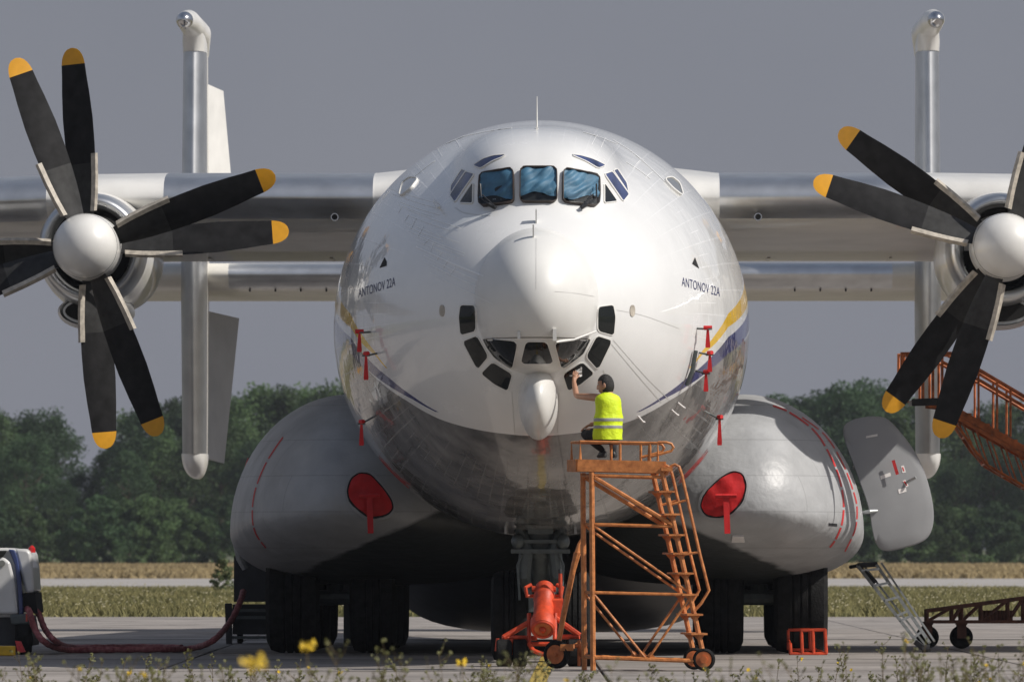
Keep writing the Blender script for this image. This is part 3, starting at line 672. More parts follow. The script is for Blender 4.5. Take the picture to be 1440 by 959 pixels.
# --- wings
def dens(sec, k=4):
    o = []; n = len(sec)
    for i in range(n):
        p0, p1, p2, p3 = [Vector(sec[(i + d) % n]) for d in (-1, 0, 1, 2)]
        if (p2 - p1).length < .1 and p1.x > 3: o.append(p1); continue
        for t in range(k):
            q = t / k; o.append(0.5 * ((2 * p1) + (p2 - p0) * q + (2 * p0 - 5 * p1 + 4 * p2 - p3) * q * q + (3 * p1 - p0 - 3 * p2 + p3) * q ** 3))
    return [(p.x, p.y) for p in o]
def wing(sg):
    st = [0.5, 1.7, 2.2, 2.66, 2.70, 4.0, 5.96, 6.0, 7.75, 7.79, 10, 14, 19, 25]
    up = [(0, 7.10), (.05, 7.22), (.18, 7.33), (.42, 7.42), (.8, 7.48), (1.3, 7.53), (2.2, 7.57), (3.5, 7.56), (5.5, 7.35), (7.5, 6.95), (9.2, 6.46)]
    dn = [(9.2, 6.42), (7.5, 6.42), (5.5, 6.46), (3.5, 6.55), (2.2, 6.62), (1.3, 6.69), (.8, 6.75), (.42, 6.83), (.18, 6.93), (.05, 7.02)]
    sec = dens(up + dn); rings = []
    for x in st:
        k = 1 - max(0, x - 9) * 0.022; dz = -max(0, x - 7) * 0.035; fl = max(0, 2.66 - x) / 2.2
        rg = []
        for (y, z) in sec:
            zz = 7.05 + (z - 7.05) * (1 + fl * .35) + (0.05 * fl if z > 7 else 0)
            rg.append((sg * x, 17.2 + max(0, x - 9) * .06 + (y * k) - fl * 0.6 * (1 - y / 9.2), 7.05 + (zz - 7.05) * k + dz))
        rings.append(rg)
    LEa = {0, 1, 2, 3, 19, 20, 18, 17}
    n = len(sec)
    def mif(i, j):
        x = (st[i] + st[i + 1]) / 2
        (ya, za), (yb, zb) = sec[j], sec[(j + 1) % n]; low = (za + zb) / 2 < 7.0; ym_ = (ya + yb) / 2; le = ym_ < (.55 if low else 2.4)
        if le and (2.68 < x < 5.98 or x > 7.77): return 1
        return 2 if low and not le else 0
    return MB().loft(rings, mif=mif)
for sg in (-1, 1):
    o = wing(sg).build('wing', ['white', 'silver', 'offwhite'], air, local=True, smooth=40)
    mb = MB(); c = Vector((sg * 3.3, 17.45, 6.80)); mb.lathe([(-.02, .062), (.05, .062)], c, (0, 1, -.0), 20); mb.build('port', 'polished', o, local=True)
    MB().lathe([(-.03, .045), (-.025, .045)], c, (0, 1, 0), 16).build('port_hole', 'black', o, local=True)
    # flap brackets on the trailing edge
    for x in (3.6, 5.6): MB().box((sg * x, 25.2, 6.43), (.05, 1.4, .06)).build('flap_track', 'offwhite', o, local=True)

# --- nacelles and propellers
AX = 6.25
def blade_mesh(sd_):
    mb = MB(); rs = [.42, .6, .8, 1.0, 1.3, 1.6, 2.0, 2.4, 2.65, 2.835, 2.90, 2.97, 3.03, 3.07, 3.09]
    wd = [.30, .36, .42, .46, .49, .50, .485, .425, .375, .350, .330, .290, .225, .145, .03]; rings = []
    for r, w_ in zip(rs, wd):
        pit = R(44 - 26 * (r - .42) / 2.67) * -sd_; th = 0.10 * (1 - r / 3.4) * max(.3, w_ / .5)
        pr = [(-.5, 0), (-.38, .5), (-.1, .9), (.2, .8), (.42, .35), (.5, 0), (.42, -.25), (.2, -.45), (-.1, -.5), (-.38, -.35)]
        rg = []
        for (cx, t) in pr:
            x = cx * w_ * 1.12; y = t * th; rg.append((x * math.cos(pit) - y * math.sin(pit), x * math.sin(pit) + y * math.cos(pit), r))
        rings.append(rg)
    mb.loft(rings, mif=lambda i, j: 1 if rs[i] >= 2.82 else (3 if rs[i] < 1.25 else 0))
    rings = []
    for r in [.56, .8, 1.1, 1.44]:
        w_ = np.interp(r, rs, wd); pit = R(44 - 26 * (r - .42) / 2.67) * -sd_; c = sd_ * (w_ * .55)
        q = []
        for (dx, dy) in ((-.045, -.04), (.035, -.035), (.04, .02), (-.04, .045)):
            x = c + dx; y = dy; q.append((x * math.cos(pit) - y * math.sin(pit), x * math.sin(pit) + y * math.cos(pit), r))
        rings.append(q)
    mb.loft(rings, mi=2)
    return mb.mesh('blade', ['blade', 'yellow_tip', 'strip', 'cuff'], None, 40)
BM = {-1: blade_mesh(-1), 1: blade_mesh(1)}
def propeller(x, y, ang, sd_, front):
    mb = MB()
    if front: mb.lathe([(-.02, .50), (.32, .515), (.34, .44)], (0, 0, 0), (0, 1, 0), 48)
    else: mb.lathe([(-.12, .50), (.22, .52), (.28, .50)], (0, 0, 0), (0, 1, 0), 48)
    p = mb.build('propeller', 'white', air, local=True, smooth=40); p.location = (x, y, AX); p.data.update()
    if front:
        prof = [(-.62 * math.cos(a) , .505 * math.sin(a) ** .9) for a in [math.pi / 2 * i / 16 for i in range(17)]]
        s_ = MB().lathe(prof, (0, -.03, 0), (0, 1, 0), 56); so_ = s_.build('spinner', 'white', p, local=True, smooth=60); MB().lathe([(-.195, .488), (-.18, .4935)], (0, 0, 0), (0, 1, 0), 56, caps=False).build('spinner_seam', 'gear', p, local=True)
    for k in range(4):
        b = link(bpy.data.objects.new('blade', BM[sd_])); b.parent = p; b.rotation_euler = (0, R(90 - (ang + 90 * k)), 0); b.location = (0, .14 if front else .06, 0)
def nacelle(x, af, ar):
    mb = MB()
    prof = [(16.25, .60), (16.05, .615), (15.97, .66), (15.95, .71), (16.0, .765), (16.15, .80), (16.6, .85), (17.3, .895), (18.3, .92), (20, .90), (22, .80), (24, .62), (25.5, .4)]
    mb.lathe([(t, r) for t, r in prof[6:]], (x, 0, AX), (0, 1, 0), 64, sz=1.04, caps=False)
    o = mb.build('engine_nacelle', 'white', air, local=True, smooth=50)
    MB().lathe([(16.9, .56), (16.5, .60), (16.2, .63), (16.05, .655), (15.97, .695), (15.96, .73), (16.0, .775), (16.16, .81), (16.4, .835), (16.62, .853)], (x, 0, AX), (0, 1, 0), 64, sz=1.04, caps=False).build('intake_lip', 'silver', o, local=True, smooth=60)
    MB().lathe([(16.3, .625), (16.6, .595), (16.9, .56), (16.91, .01)], (x, 0, AX), (0, 1, 0), 40, caps=False).build('intake_duct', 'black', o, local=True)
    # oil cooler scoop below
    mb = MB(); rings = []
    for (y, q) in ((16.55, .92), (16.5, 1.0), (16.7, 1.1), (17.6, 1.2), (19, 1.0), (21, .5)):
        rings.append([(x + .50 * q * math.cos(t), y, AX - 1.02 + (.2 if y < 19 else .35) + .23 * q * math.sin(t) - .12) for t in [2 * math.pi * j / 40 for j in range(40)]])
    mb.loft(rings); mb.build('oil_cooler_scoop', 'silver', o, local=True, smooth=50)
    MB().lathe([(0, .40), (.01, .40)], (x, 16.49, AX - .94), (0, 1, 0), 32, sx=1.05, sz=.42).build('scoop_opening', 'black', o, local=True)
    # fairing to the wing
    rings = []
    for (y, hh, ww) in ((16.9, .30, .55), (17.3, .52, .75), (18, .68, .85), (20, .8, .85), (23, .7, .7), (26, .2, .3)):
        rings.append([(x + ww * math.cos(t), y, AX + .35 + hh * math.sin(t)) for t in [math.pi * j / 16 for j in range(17)]] + [(x - ww, y, AX), (x + ww, y, AX)])
    MB().loft(rings).build('wing_fairing', 'white', o, local=True, smooth=50)
    propeller(x, 14.95, af, -1, True); propeller(x, 15.55, ar, 1, False)
nacelle(-7.02, 20.8, 4.9); nacelle(7.03, 161, 144.3)

# --- tail
def box_air(sg, x0, x1, zc, y0, ch, th):
    pass
mb = MB(); sec = [(0, 7.0), (.06, 7.11), (.2, 7.18), (.5, 7.22), (1.3, 7.24), (2.6, 7.1), (4.4, 6.66), (4.4, 6.60), (2.6, 6.62), (1.3, 6.67), (.5, 6.73), (.2, 6.82), (.06, 6.90)]; sec = dens(sec)
st = [-9.6, -9.5, -7.9, -7.7, -6.6, -6.5, 0, 6.5, 6.6, 7.7, 7.9, 9.5, 9.6]
rings = [[(x, 50 + y, z if abs(x) < 9.55 else 6.95 + (z - 6.95) * .5) for (y, z) in sec] for x in st]
mb.loft(rings, mif=lambda i, j: 1 if (sec[j][0] < .6 and not (6.5 < abs((st[i] + st[i + 1]) / 2) < 7.9)) else 0)
mb.build('tailplane', ['offwhite', 'silver'], air, local=True, smooth=40)
for x in (4.6, 5.1, 5.6, 6.1):
    for sg in (-1, 1): MB().box((sg * x, 50.6, 6.70), (.03, .2, .05)).build('hinge_bracket', 'darkmetal', air, local=True)
def fin(x, rud):
    zb, zt = 3.48, 11.32
    def rg(z, y0, ch, th, sq=1):
        pr = [(0, 0), (.012, .18), (.04, .34), (.10, .46), (.25, .5), (.5, .42), (.68, .30)]
        pr = dens(pr + [(a, -b) for a, b in reversed(pr[1:])], 3)
        return [(x + t * th * sq, y0 + c * ch, z) for c, t in pr]
    zs = [zb, 4.2, 5.4, 6.6, 7.3, 9, 10.6, zt]
    rings = [rg(z, 48.6 + abs(z - 6.9) * .12, 5.2 - abs(z - 6.9) * .28, .50 - abs(z - 6.9) * .012) for z in zs]
    mb = MB().loft(rings, mif=lambda i, j: (1 if zs[i] > 7.0 else 2) if (j < 12 or j >= 27) else 0)  # lower leading edge takes the darker metal, shade held in its colour
    o = mb.build('tail_fin', ['offwhite', 'silver', 'shaded_alu'], air, local=True, smooth=40)
    # tip cap at the bottom
    rings = [rg(zb - .0, 48.6 + 3.8 * .12 - .01, 4.1, .50)]
    for k in range(1, 9):
        a = math.pi / 2 * k / 8; rings.append(rg(zb - .48 * math.sin(a), 49.05 + 1.2 * (1 - math.cos(a)), 4.1 - 2.2 * (1 - math.cos(a)), max(.02, .50 * math.cos(a))))
    MB().loft(rings).build('fin_tip', 'white', o, local=True, smooth=60)
    # upper horn and mass balance
    sx = 1 if x < 0 else -1
    mb = MB(); mb.loft([rg(zt, 49.1, 3.9, .46), rg(zt + .18, 49.0, 3.5, .47), rg(zt + .35, 48.8, 2.8, .42), rg(zt + .52, 48.5, 2.0, .36)])
    mb.tube([(x - sx * .08, 47.6, zt + .50), (x - sx * .05, 48.4, zt + .53), (x + sx * .06, 50.0, zt + .38), (x + sx * .1, 51.4, zt + .05)], [.17, .22, .25, .10], 24)
    mb.build('fin_horn', 'white', o, local=True, smooth=60)
    MB().ell((x - sx * .08, 47.6, zt + .50), (.165, .30, .165), 24, 14).build('balance_weight', 'polished', o, local=True)
    for (z0, z1, c0, c1, m) in ((7.4, 10.85, 1.55, .95, 'white'), (3.45, 6.35, 1.0, 1.6, 'grey')):  # lower rudder greyer than the upper: its shade is painted in
        a = R(rud); mb = MB(); rings = []
        for z, c in ((z0, c0), (z1, c1)):
            y0 = 51.95 - (abs(z - 6.9) * .05)
            rings.append([(x + math.sin(a) * cc * c + math.cos(a) * t, y0 + math.cos(a) * cc * c - math.sin(a) * t, z + (.12 * cc if z > 6.9 and z == z0 else -.12 * cc)) for cc, t in ((-.03, 0), (0, .09), (1, .012), (1, -.012), (0, -.09))])
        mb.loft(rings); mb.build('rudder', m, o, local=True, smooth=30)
fin(-7.15, 26); fin(7.18, 1.5)
# rear loading ramp, lowered
mb = MB(); rings = []
for (y, z0) in ((30.5, 2.0), (33, 1.3), (36, .55), (38, .12)):
    def se(v, e_): return math.copysign(abs(v) ** e_, v)
    out = [(2.95 * se(math.sin(t), .62), y, z0 + 1.45 * (1 - se(math.cos(t), .55))) for t in [R(-88 + 8 * i) for i in range(23)]]
    inn = [(2.80 * se(math.sin(t), .62), y, z0 + .14 + 1.35 * (1 - se(math.cos(t), .55))) for t in [R(88 - 8 * i) for i in range(23)]]
    rings.append(out + inn)
mb.loft(rings).build('loading_ramp', 'darkmetal', air, local=True, smooth=50)

# --- nose gear
for sg in (-1, 1): wheel_part('nose_wheel', sg * .45, 8.4, .66, .54)
mb = MB(); zt = 2.05
mb.tube([(0, 8.2, .66), (0, 8.0, 1.15)], .13, 14); mb.tube([(0, 8.0, 1.1), (0, 7.8, 1.62)], .20, 16); mb.tube([(0, 7.85, 1.55), (0, 7.7, 2.2)], .25, 16)
mb.tube([(-.5, 8.4, .66), (.5, 8.4, .66)], .09, 10)
for s_ in (-1, 1):
    mb.tube([(s_ * .18, 7.9, 1.02), (s_ * .24, 7.6, 1.25), (s_ * .20, 7.6, 1.6), (s_ * .32, 7.6, 2.0)], [.07, .10, .11, .08], 10)
    mb.ell((s_ * .32, 7.5, 1.74), (.10, .12, .12), 14, 10); mb.tube([(s_ * .05, 7.5, .78), (s_ * .22, 7.55, 1.08)], .05, 8); mb.tube([(s_ * .30, 7.5, .9), (s_ * .33, 7.5, 1.4), (s_ * .27, 7.5, 1.55)], .018, 6)
mb.box((0, 7.5, 1.60), (.85, .14, .06)); mb.box((0, 7.5, 1.74), (.62, .12, .05)); mb.box((0, 7.4, 2.02), (.36, .3, .34)); mb.box((0, 7.45, .84), (.34, .1, .22))
mb.build('nose_gear_strut', 'gear', air, local=True, smooth=35)
MB().box((0, 7.9, 2.08), (1.05, 1.3, .24)).build('wheel_well', 'black', air, local=True)
for s_ in (-1, 1): MB().box((s_ * .50, 8.0, 2.0), (.03, 1.4, .30)).build('gear_door', 'grey', air, local=True)

# --- open side hatches on the sponsons
def hatch(poly, Y, yaw, m='hatch'):
    p = rnd(poly, 3, .25); b = dense(p, 6); n = len(b); c = sum(b, Vector((0, 0))) / n; v = []
    inner = []; xs = [q.x for q in b]; ys = [q.y for q in b]
    mb = MB(); fr = []; bk = []
    rings = [1, .97, .8, .6, .4, .2]
    def pt(q, o):
        dx = (q.x - c.x) / 86; dy = (q.y - c.y) / 86
        return L(q.x, q.y, Y + dx * math.tan(R(yaw)) + .22 * (dx * dx) + .10 * dy * dy + o)
    F_ = [[pt(c + (q - c) * s_, 0 if s_ < 1 else .02) for q in b] for s_ in rings]; B_ = [[pt(c + (q - c) * s_, .09) for q in b] for s_ in (1, .9)]
    vs = [x for r_ in F_ for x in r_] + [pt(c, 0)]; k = len(rings)
    fs = [(i * n + j, i * n + (j + 1) % n, (i + 1) * n + (j + 1) % n, (i + 1) * n + j) for i in range(k - 1) for j in range(n)] + [((k - 1) * n + j, (k - 1) * n + (j + 1) % n, k * n) for j in range(n)]
    mb.add(vs, fs); mb.add(F_[0] + B_[0], [(j, (j + 1) % n, n + (j + 1) % n, n + j) for j in range(n)]); mb.add(B_[0], [tuple(range(n))])
    o = mb.build('side_hatch', m, air, local=True, smooth=50)
    return o, pt
ho, pt = hatch([(1181, 602), (1200, 588), (1235, 584), (1252, 590), (1285, 630), (1303, 668), (1314, 715), (1312, 745), (1300, 762), (1270, 771), (1245, 776), (1232, 768), (1226, 745), (1222, 712), (1200, 655)], 18.4, 14)
for (q, m) in (([(1218, 613), (1234, 610), (1234, 613), (1218, 616)], 'plate'), ([(1238, 669), (1252, 664), (1253, 669), (1239, 674)], 'plate'), ([(1267, 655), (1271, 654), (1274, 664), (1269, 665)], 'plate'),
               ([(1269, 676), (1273, 674), (1278, 683), (1274, 685)], 'plate'), ([(1263, 688), (1274, 685), (1275, 691), (1264, 694)], 'plate'),
               ([(1268.5, 657), (1270, 656.5), (1272, 662), (1270.5, 662.5)], 'redpaint'), ([(1270.5, 677), (1272.5, 676), (1276, 682), (1274.5, 683)], 'redpaint')):
    of = -.006 if m == 'plate' else -.01
    MB().add([pt(Vector(a), of) for a in q], [(0, 1, 2, 3)]).build('placard', m, ho, local=True, smooth=0)
mb = MB(); mb.tube([pt(Vector((1212, 721)), .05), pt(Vector((1224, 719)), -.04), pt(Vector((1234, 718)), -.02)], [.03, .035, .02], 8); mb.tube([pt(Vector((1200, 656)), .1), pt(Vector((1208, 660)), .05)], .03, 8); mb.build('hinge_arm', 'alu', ho, local=True)
mb = MB(); mb.tube([pt(Vector((1275, 678)), -.02), pt(Vector((1288, 671)), -.16)], .022, 8); mb.build('handle', 'alu', ho, local=True)
mb = MB(); mb.bar(pt(Vector((1256, 647)), -.12), pt(Vector((1262, 667)), -.12), .05, .02, up=(0, 1, 0)); mb.build('latch_tag', 'redpaint', ho, local=True)
mb = MB(); mb.loft([[L(px, py, Y) for Y in (22.6, 23.8)] + [L(px + 8, py, Y) for Y in (23.8, 22.6)] for px, py in ((344, 664), (348, 645), (356, 636), (366, 632))]); o = mb.build('side_hatch', 'darkmetal', air, local=True)
mb = MB(); mb.tube([L(345, 668, 22.5), L(352, 645, 22.5)], .05, 8); mb.build('edge_seal', 'redpaint', o, local=True)
mb = MB(); mb.loft([[L(px, py, Y) for Y in (20.6, 22.4)] + [L(px + wx, py, Y) for Y in (22.4, 20.6)] for px, py, wx in ((326, 752, 8), (324, 730, 11), (326, 717, 11), (332, 712, 6))]); mb.build('side_hatch', 'darkmetal', air, local=True)
mb = MB(); mb.tube([L(330, 755, 20.6), L(338, 785, 20.6), L(345, 800, 20.6)], [.05, .07, .05], 8); mb.build('hinge_arm', 'alu', air, local=True)

# ------------------------------------------------------------------ red streamers hanging from the probes
def flag(px, py, pb, label, T=False, bvs=H, probe=None):
    l, n = hit(px, py, bvs); p = ROOT @ (l + n * .16); base = ROOT @ l
    t = thing('warning_streamer', label, 'streamer', p, 'red remove before flight streamers')
    ln = (pb - py) / 97.0
    mb = MB(); mb.loft([[(p.x - w_, p.y - .02, p.z + z), (p.x + w_, p.y - .02, p.z + z), (p.x + w_, p.y + .012, p.z + z), (p.x - w_, p.y + .012, p.z + z)] for z, w_ in ((.02, .014), (-.1 * ln, .018), (-.5 * ln, .026), (-.9 * ln, .034), (-ln, .030))])
    mb.build('ribbon', 'red', t)
    mb = MB()
    if T: mb.tube([p + Vector((-.06, 0, .02)), p + Vector((.06, 0, .02))], .03, 10)
    else: mb.tube([p + Vector((-.02, .02, .03)), p + Vector((.03, -.05, .03))], .03, 8)
    mb.build('probe_cover', 'red', t)
    return l, n
def probe(px, py, dx):
    l, n = hit(px, py, H); p = l + n * .16; mb = MB(); mb.tube([l, p], .014, 6); mb.tube([p + Vector((-.05, .03, 0)), p + Vector((.05, -.05, 0))], .013, 6); mb.build('air_probe', 'gear', air, local=True)
for (px, py, pb, lab, T) in ((980, 462, 487, 'red T shaped cover and streamer under the lettering on the sunlit cheek', True), (983, 496, 519, 'upper of the two red streamers by the yellow stripe on the sunlit cheek', False),
                             (978, 521, 545, 'lower of the two red streamers, hanging across the blue stripe on the sunlit cheek', False), (998, 582, 618, 'red streamer on the grey belly above the sunlit sponson', False),
                             (521, 467, 493, 'red T shaped cover and streamer by the yellow stripe on the shaded cheek', True), (530, 497, 530, 'thin red streamer below the T shaped cover on the shaded cheek', False),
                             (522, 588, 618, 'red streamer on the grey belly above the shaded sponson', False)):
    flag(px, py, pb, lab, T); probe(px, py, 0)
mb = MB(); mb.tube([lh(974, 492, .05), lh(968, 520, .06), lh(961, 540, .05)], .03, 8); mb.build('air_probe', 'gear', air, local=True)
for (x, y) in ((955, 569), (946, 579), (899, 588)):
    mb = MB(); mb.tube([lh(x - 2, y - 3, .0), lh(x, y, .07), lh(x + 4, y + 2, .05)], .014, 5); mb.build('drain_mast', 'plate', air, local=True)
mb = MB(); mb.tube([lh(612, 283, .02), lh(622, 298, .08)], .02, 6); mb.build('air_probe', 'white', air, local=True)

# ------------------------------------------------------------------ orange work stairs
ST = thing('work_stairs', 'orange tubular work stairs on small wheels under the aircraft nose', 'work stairs', G(834, 944))
YF = 0.15; DX, DY = -.11, .85                  # back frame: shifted left and away
def S(px, py, back=0):
    p = W(px, py, YF); return p + Vector((DX, DY, 0)) * back
fr = MB()
for k in (0, 1):
    fr.tube([S(832, 664, k), S(834, 943, k)], .037, 8)
    for a, b in (((832, 668), (934, 671)), ((836, 737), (947, 740)), ((836, 833), (968, 836)), ((834, 924), (976, 929))): fr.tube([S(*a, k), S(*b, k)], .021 if a[1] < 900 else .030, 7)
    for a, b, r in (((836, 671), (946, 738), .030), ((836, 740), (968, 832), .018), ((836, 836), (907, 924), .018), ((969, 842), (913, 924), .018)): fr.tube([S(*a, k), S(*b, k)], r, 7)
    for c in (905, 915): fr.add([S(c - 7, 924, k), S(c + 7, 924, k), S(c, 916, k)], [(0, 1, 2)])
for a in ((832, 668), (836, 737), (836, 833), (834, 924)): fr.tube([S(*a, 0), S(*a, 1)], .022, 6)
fr.build('support_frame', 'orange', ST)
stg = MB()
for k in (0, 1): stg.tube([S(931, 664, k), S(988, 915, k)], .034, 8)
stg.build('stringer', 'orange', ST)
pl = MB(); a0, a1 = S(812, 654), S(934, 657); b0_, b1_ = S(812, 654, 1), S(934, 657, 1)
for (p, q) in ((a0, a1), (b0_, b1_), (a0, b0_), (a1, b1_)): pl.bar(p, q, .05, .16)
pl.build('platform_beam', 'orange', ST)
MB().add([a0 + Vector((0, 0, .07)), a1 + Vector((0, 0, .07)), b1_ + Vector((0, 0, .07)), b0_ + Vector((0, 0, .07)), a0 + Vector((0, 0, .04)), a1 + Vector((0, 0, .04)), b1_ + Vector((0, 0, .04)), b0_ + Vector((0, 0, .04))], [(0, 1, 2, 3), (7, 6, 5, 4), (0, 4, 5, 1), (1, 5, 6, 2), (2, 6, 7, 3), (3, 7, 4, 0)]).build('platform_deck', 'brown', ST, smooth=0)
MB().bar(S(930, 659, 0), S(946, 660, 0), .12, .05).build('kick_plate', 'orange', ST)
rl = MB()
for k in (0, 1):
    rl.tube([S(816, 646, k), S(816, 621, k), S(925, 623, k), S(925, 648, k)], .021, 6)
    for x in (872, 914): rl.tube([S(x, 648, k), S(x, 622, k)], .019, 6)
    q = [S(914, 642, k), S(930, 638, k), S(944, 634, k), S(947, 629, k), S(944, 624, k), S(937, 622, k), S(925, 622, k)]
    rl.tube(q, .019, 6)
rl.tube([S(816, 621, 0), S(816, 621, 1)], .021, 6); rl.build('railing', 'orange', ST)
hr = MB()
for k in (0, 1):
    hr.tube([S(936, 668, k), S(944, 655, k), S(949, 653, k), S(955, 656, k), S(959, 668, k), S(984, 778, k), S(997, 830, k), S(986, 848, k), S(975, 860, k)], .021, 7)
    for a, b in (((942, 710), (965, 703)), ((958, 780), (984, 776))): hr.tube([S(*a, k), S(*b, k)], .017, 6)
hr.build('handrail', 'orange', ST)
for y in (691, 723, 752, 778, 806, 836, 864, 891):
    x = 931 + (y - 664) * 57 / 251
    t = MB(); p0 = S(x, y, -.08); p1 = S(x, y, 1.08); t.bar(p0, p1, .22, .025)
    for k in (0, 1): t.add([S(x - 9, y, k), S(x + 9, y, k), S(x + 1, y + 11, k)], [(0, 1, 2)])
    t.build('tread', 'orange', ST, smooth=0)
for k in (0, 1):
    c = S(990, 927, k); c.z = .15
    o = MB().lathe([(-.05, .09), (-.06, .125), (-.035, .15), (.035, .15), (.06, .125), (.05, .09)], c, (0.12, 1, 0), 28).build('wheel', 'rubber', ST)
    MB().lathe([(-.055, .12), (-.02, .11), (-.03, .05), (-.07, .05), (-.07, .02)], c, (0.12, 1, 0), 20).build('rim', 'rust', o)

# ------------------------------------------------------------------ the mechanic
def skin(chains, name, m, parent, sub=2, root=0):
    """chains: list of lists of (point, radius); equal points are merged -> one continuous surface"""
    vs, rs, es = [], [], []; key = {}
    def vid(p, r):
        k = tuple(round(c, 4) for c in p)
        if k not in key: key[k] = len(vs); vs.append(tuple(p)); rs.append(r)
        return key[k]
    for ch in chains:
        ids = [vid(p, r) for p, r in ch]
        es += [(a, b) for a, b in zip(ids, ids[1:]) if a != b]
    me = bpy.data.meshes.new(name); me.from_pydata(vs, es, []); o = link(bpy.data.objects.new(name, me))
    sk = o.modifiers.new('s', 'SKIN'); sk.use_smooth_shade = True
    ly = me.skin_vertices[0].data
    for i, r in enumerate(rs):
        ly[i].radius = r if isinstance(r, tuple) else (r, r); ly[i].use_root = (i == root)
    ss = o.modifiers.new('u', 'SUBSURF'); ss.levels = sub; ss.render_levels = sub
    dg = bpy.context.evaluated_depsgraph_get(); me2 = bpy.data.meshes.new_from_object(o.evaluated_get(dg)); me2.name = name
    o.modifiers.clear(); o.data = me2; bpy.data.meshes.remove(me)
    xf = WM[parent.name].inverted(); me2.transform(xf); me2.materials.clear()
    for q in (m if isinstance(m, list) else [m]): me2.materials.append(M[q])
    me2.polygons.foreach_set('use_smooth', [True] * len(me2.polygons))
    o.parent = parent; WM[o.name] = WM[parent.name]
    return o
YP = (ROOT @ hit(809, 527, NOSE)[0]).y - 0.79
def B(px, py, dy=0.0): return W(px, py, YP) + Vector((0, dy, 0))
deckz = (S(850, 650).z + .07)
base = B(858, 650); base.z = deckz
PE = thing('person', 'man in a yellow hi-vis vest sitting on the stair platform wiping a nose window', 'person', base)
pel = B(857, 611); chest = B(856, 580, .02); nk = B(853, 556, .03); hd = B(852, 543, .05)
shL = B(842, 559, .07); elL = B(811, 556, .42); wrL = B(807.5, 535, .62); 
shR = B(864.5, 561, .05); elR = B(866, 585, .26); wrR = B(834, 596, .28)
hipL = B(849, 614, .05); knL = B(821, 608, .36); anL = B(849, 641, .30); hipR = B(864, 614, .02); knR = B(862, 614, .44); anR = B(863, 640, .36)
footz = deckz + .05
anL.z = deckz + .09; anR.z = deckz + .09
def toe(a, d): v = a + Vector(d); v.z = deckz + .035; return v
palmL = wrL + Vector((.012, .035, .055)); 
def lerp(a, b, t): return a.lerp(b, t)
ch = [[(pel, (.15, .12)), (lerp(pel, chest, .5), (.14, .11)), (chest, (.155, .115)), (lerp(chest, nk, .7), (.13, .09)), (nk, (.062, .062)), (lerp(nk, hd, .6), (.060, .062))],
      [(lerp(chest, nk, .7), (.13, .09)), (shL, .062), (lerp(shL, elL, .5), .052), (elL, .042), (lerp(elL, wrL, .4), .043), (wrL, .029), (palmL, (.040, .022))],
      [(lerp(chest, nk, .7), (.13, .09)), (shR, .062), (lerp(shR, elR, .5), .052), (elR, .042), (lerp(elR, wrR, .5), .040), (wrR, .029), (wrR + Vector((-.05, .02, -.01)), (.04, .022))],
      [(pel, (.15, .12)), (hipL, .115), (lerp(hipL, knL, .5), .10), (knL, .075), (lerp(knL, anL, .35), .068), (anL, .042), (toe(anL, (-.05, .14, 0)), .04)],
      [(pel, (.15, .12)), (hipR, .115), (lerp(hipR, knR, .5), .10), (knR, .072), (lerp(knR, anR, .35), .066), (anR, .042), (toe(anR, (.02, .16, 0)), .04)]]
body = skin(ch, 'body', ['skin', 'cloth'], PE)
xf = WM[PE.name]
for p in body.data.polygons:
    c = xf @ p.center
    arm = c.x < shL.x + .0 and c.z > shL.z - .14
    armr = (c - wrR).length < .12 or (c - lerp(elR, wrR, .6)).length < .1
    p.material_index = 0 if (arm or armr or c.z > nk.z - .02) else 1
# head: face looks left and away
HS = 1.2
hrot = Matrix.Rotation(R(72), 3, 'Z') @ Matrix.Rotation(R(-4), 3, 'X')     # local +Y is the face direction
HC = hd + Vector((-.002, 0, .012))
def hp(x, y, z): return HC + hrot @ (Vector((x, y, z)) * HS)
mb = MB(); n, m_ = 40, 32; vs = []
for i in range(m_ + 1):
    a = math.pi * i / m_
    for j in range(n):
        b = 2 * math.pi * j / n; x = .074 * math.sin(a) * math.cos(b); y = .094 * math.sin(a) * math.sin(b); z = .122 * math.cos(a)
        if z < 0: x *= 1 - .28 * (-z / .122); y *= 1 - .05 * (-z / .122)
        if z < -.02 and y < 0: y *= 1 - .45 * (-z / .122)
        if y > .03:
            fx = abs(x)
            if fx < .020 and -.042 < z < .022: y += .024 * (1 - fx / .020) * (1 - (z + .042) / .064) ** .8      # nose
            if .014 < fx < .045 and .006 < z < .030: y -= .010                                                    # eye sockets
            if fx < .028 and -.070 < z < -.056: y += .007                                                         # lips
            if fx < .03 and z < -.088: y += .008                                                                  # chin
            if z > .030 and z < .046: y += .004                                                                   # brow
        vs.append(hp(x, y, z))
mb.add(vs, [(i * n + j, i * n + (j + 1) % n, (i + 1) * n + (j + 1) % n, (i + 1) * n + j) for i in range(m_) for j in range(n)])
for s_ in (-1, 1):
    mb.ell(hp(s_ * .075, -.005, -.005), (.012, .024, .038), 12, 8, hrot)
mb.tube([hp(0, -.02, -.05), hp(0, -.03, -.14)], [.062, .066], 16)
head = mb.build('head', 'skin', PE, smooth=60)
mb = MB()
for s_ in (-1, 1): mb.ell(hp(s_ * .030, .078, .018), (.012, .010, .008), 10, 8, hrot)
mb.build('eye', 'plate', head)
mb = MB(); vs = []
for i in range(m_ + 1):
    a = math.pi * i / m_
    for j in range(n):
        b = 2 * math.pi * j / n; dx, dy, dz = math.sin(a) * math.cos(b), math.sin(a) * math.sin(b), math.cos(a)
        k = 1.035 + .018 * noise.noise(Vector((dx * 9, dy * 9, dz * 9)))
        keep = dz > (.42 if dy > .25 else (-.02 if dy > -.05 else -.66))
        k = k if keep else .9
        vs.append(hp(.076 * dx * k, .096 * dy * k, .122 * dz * k + .002))
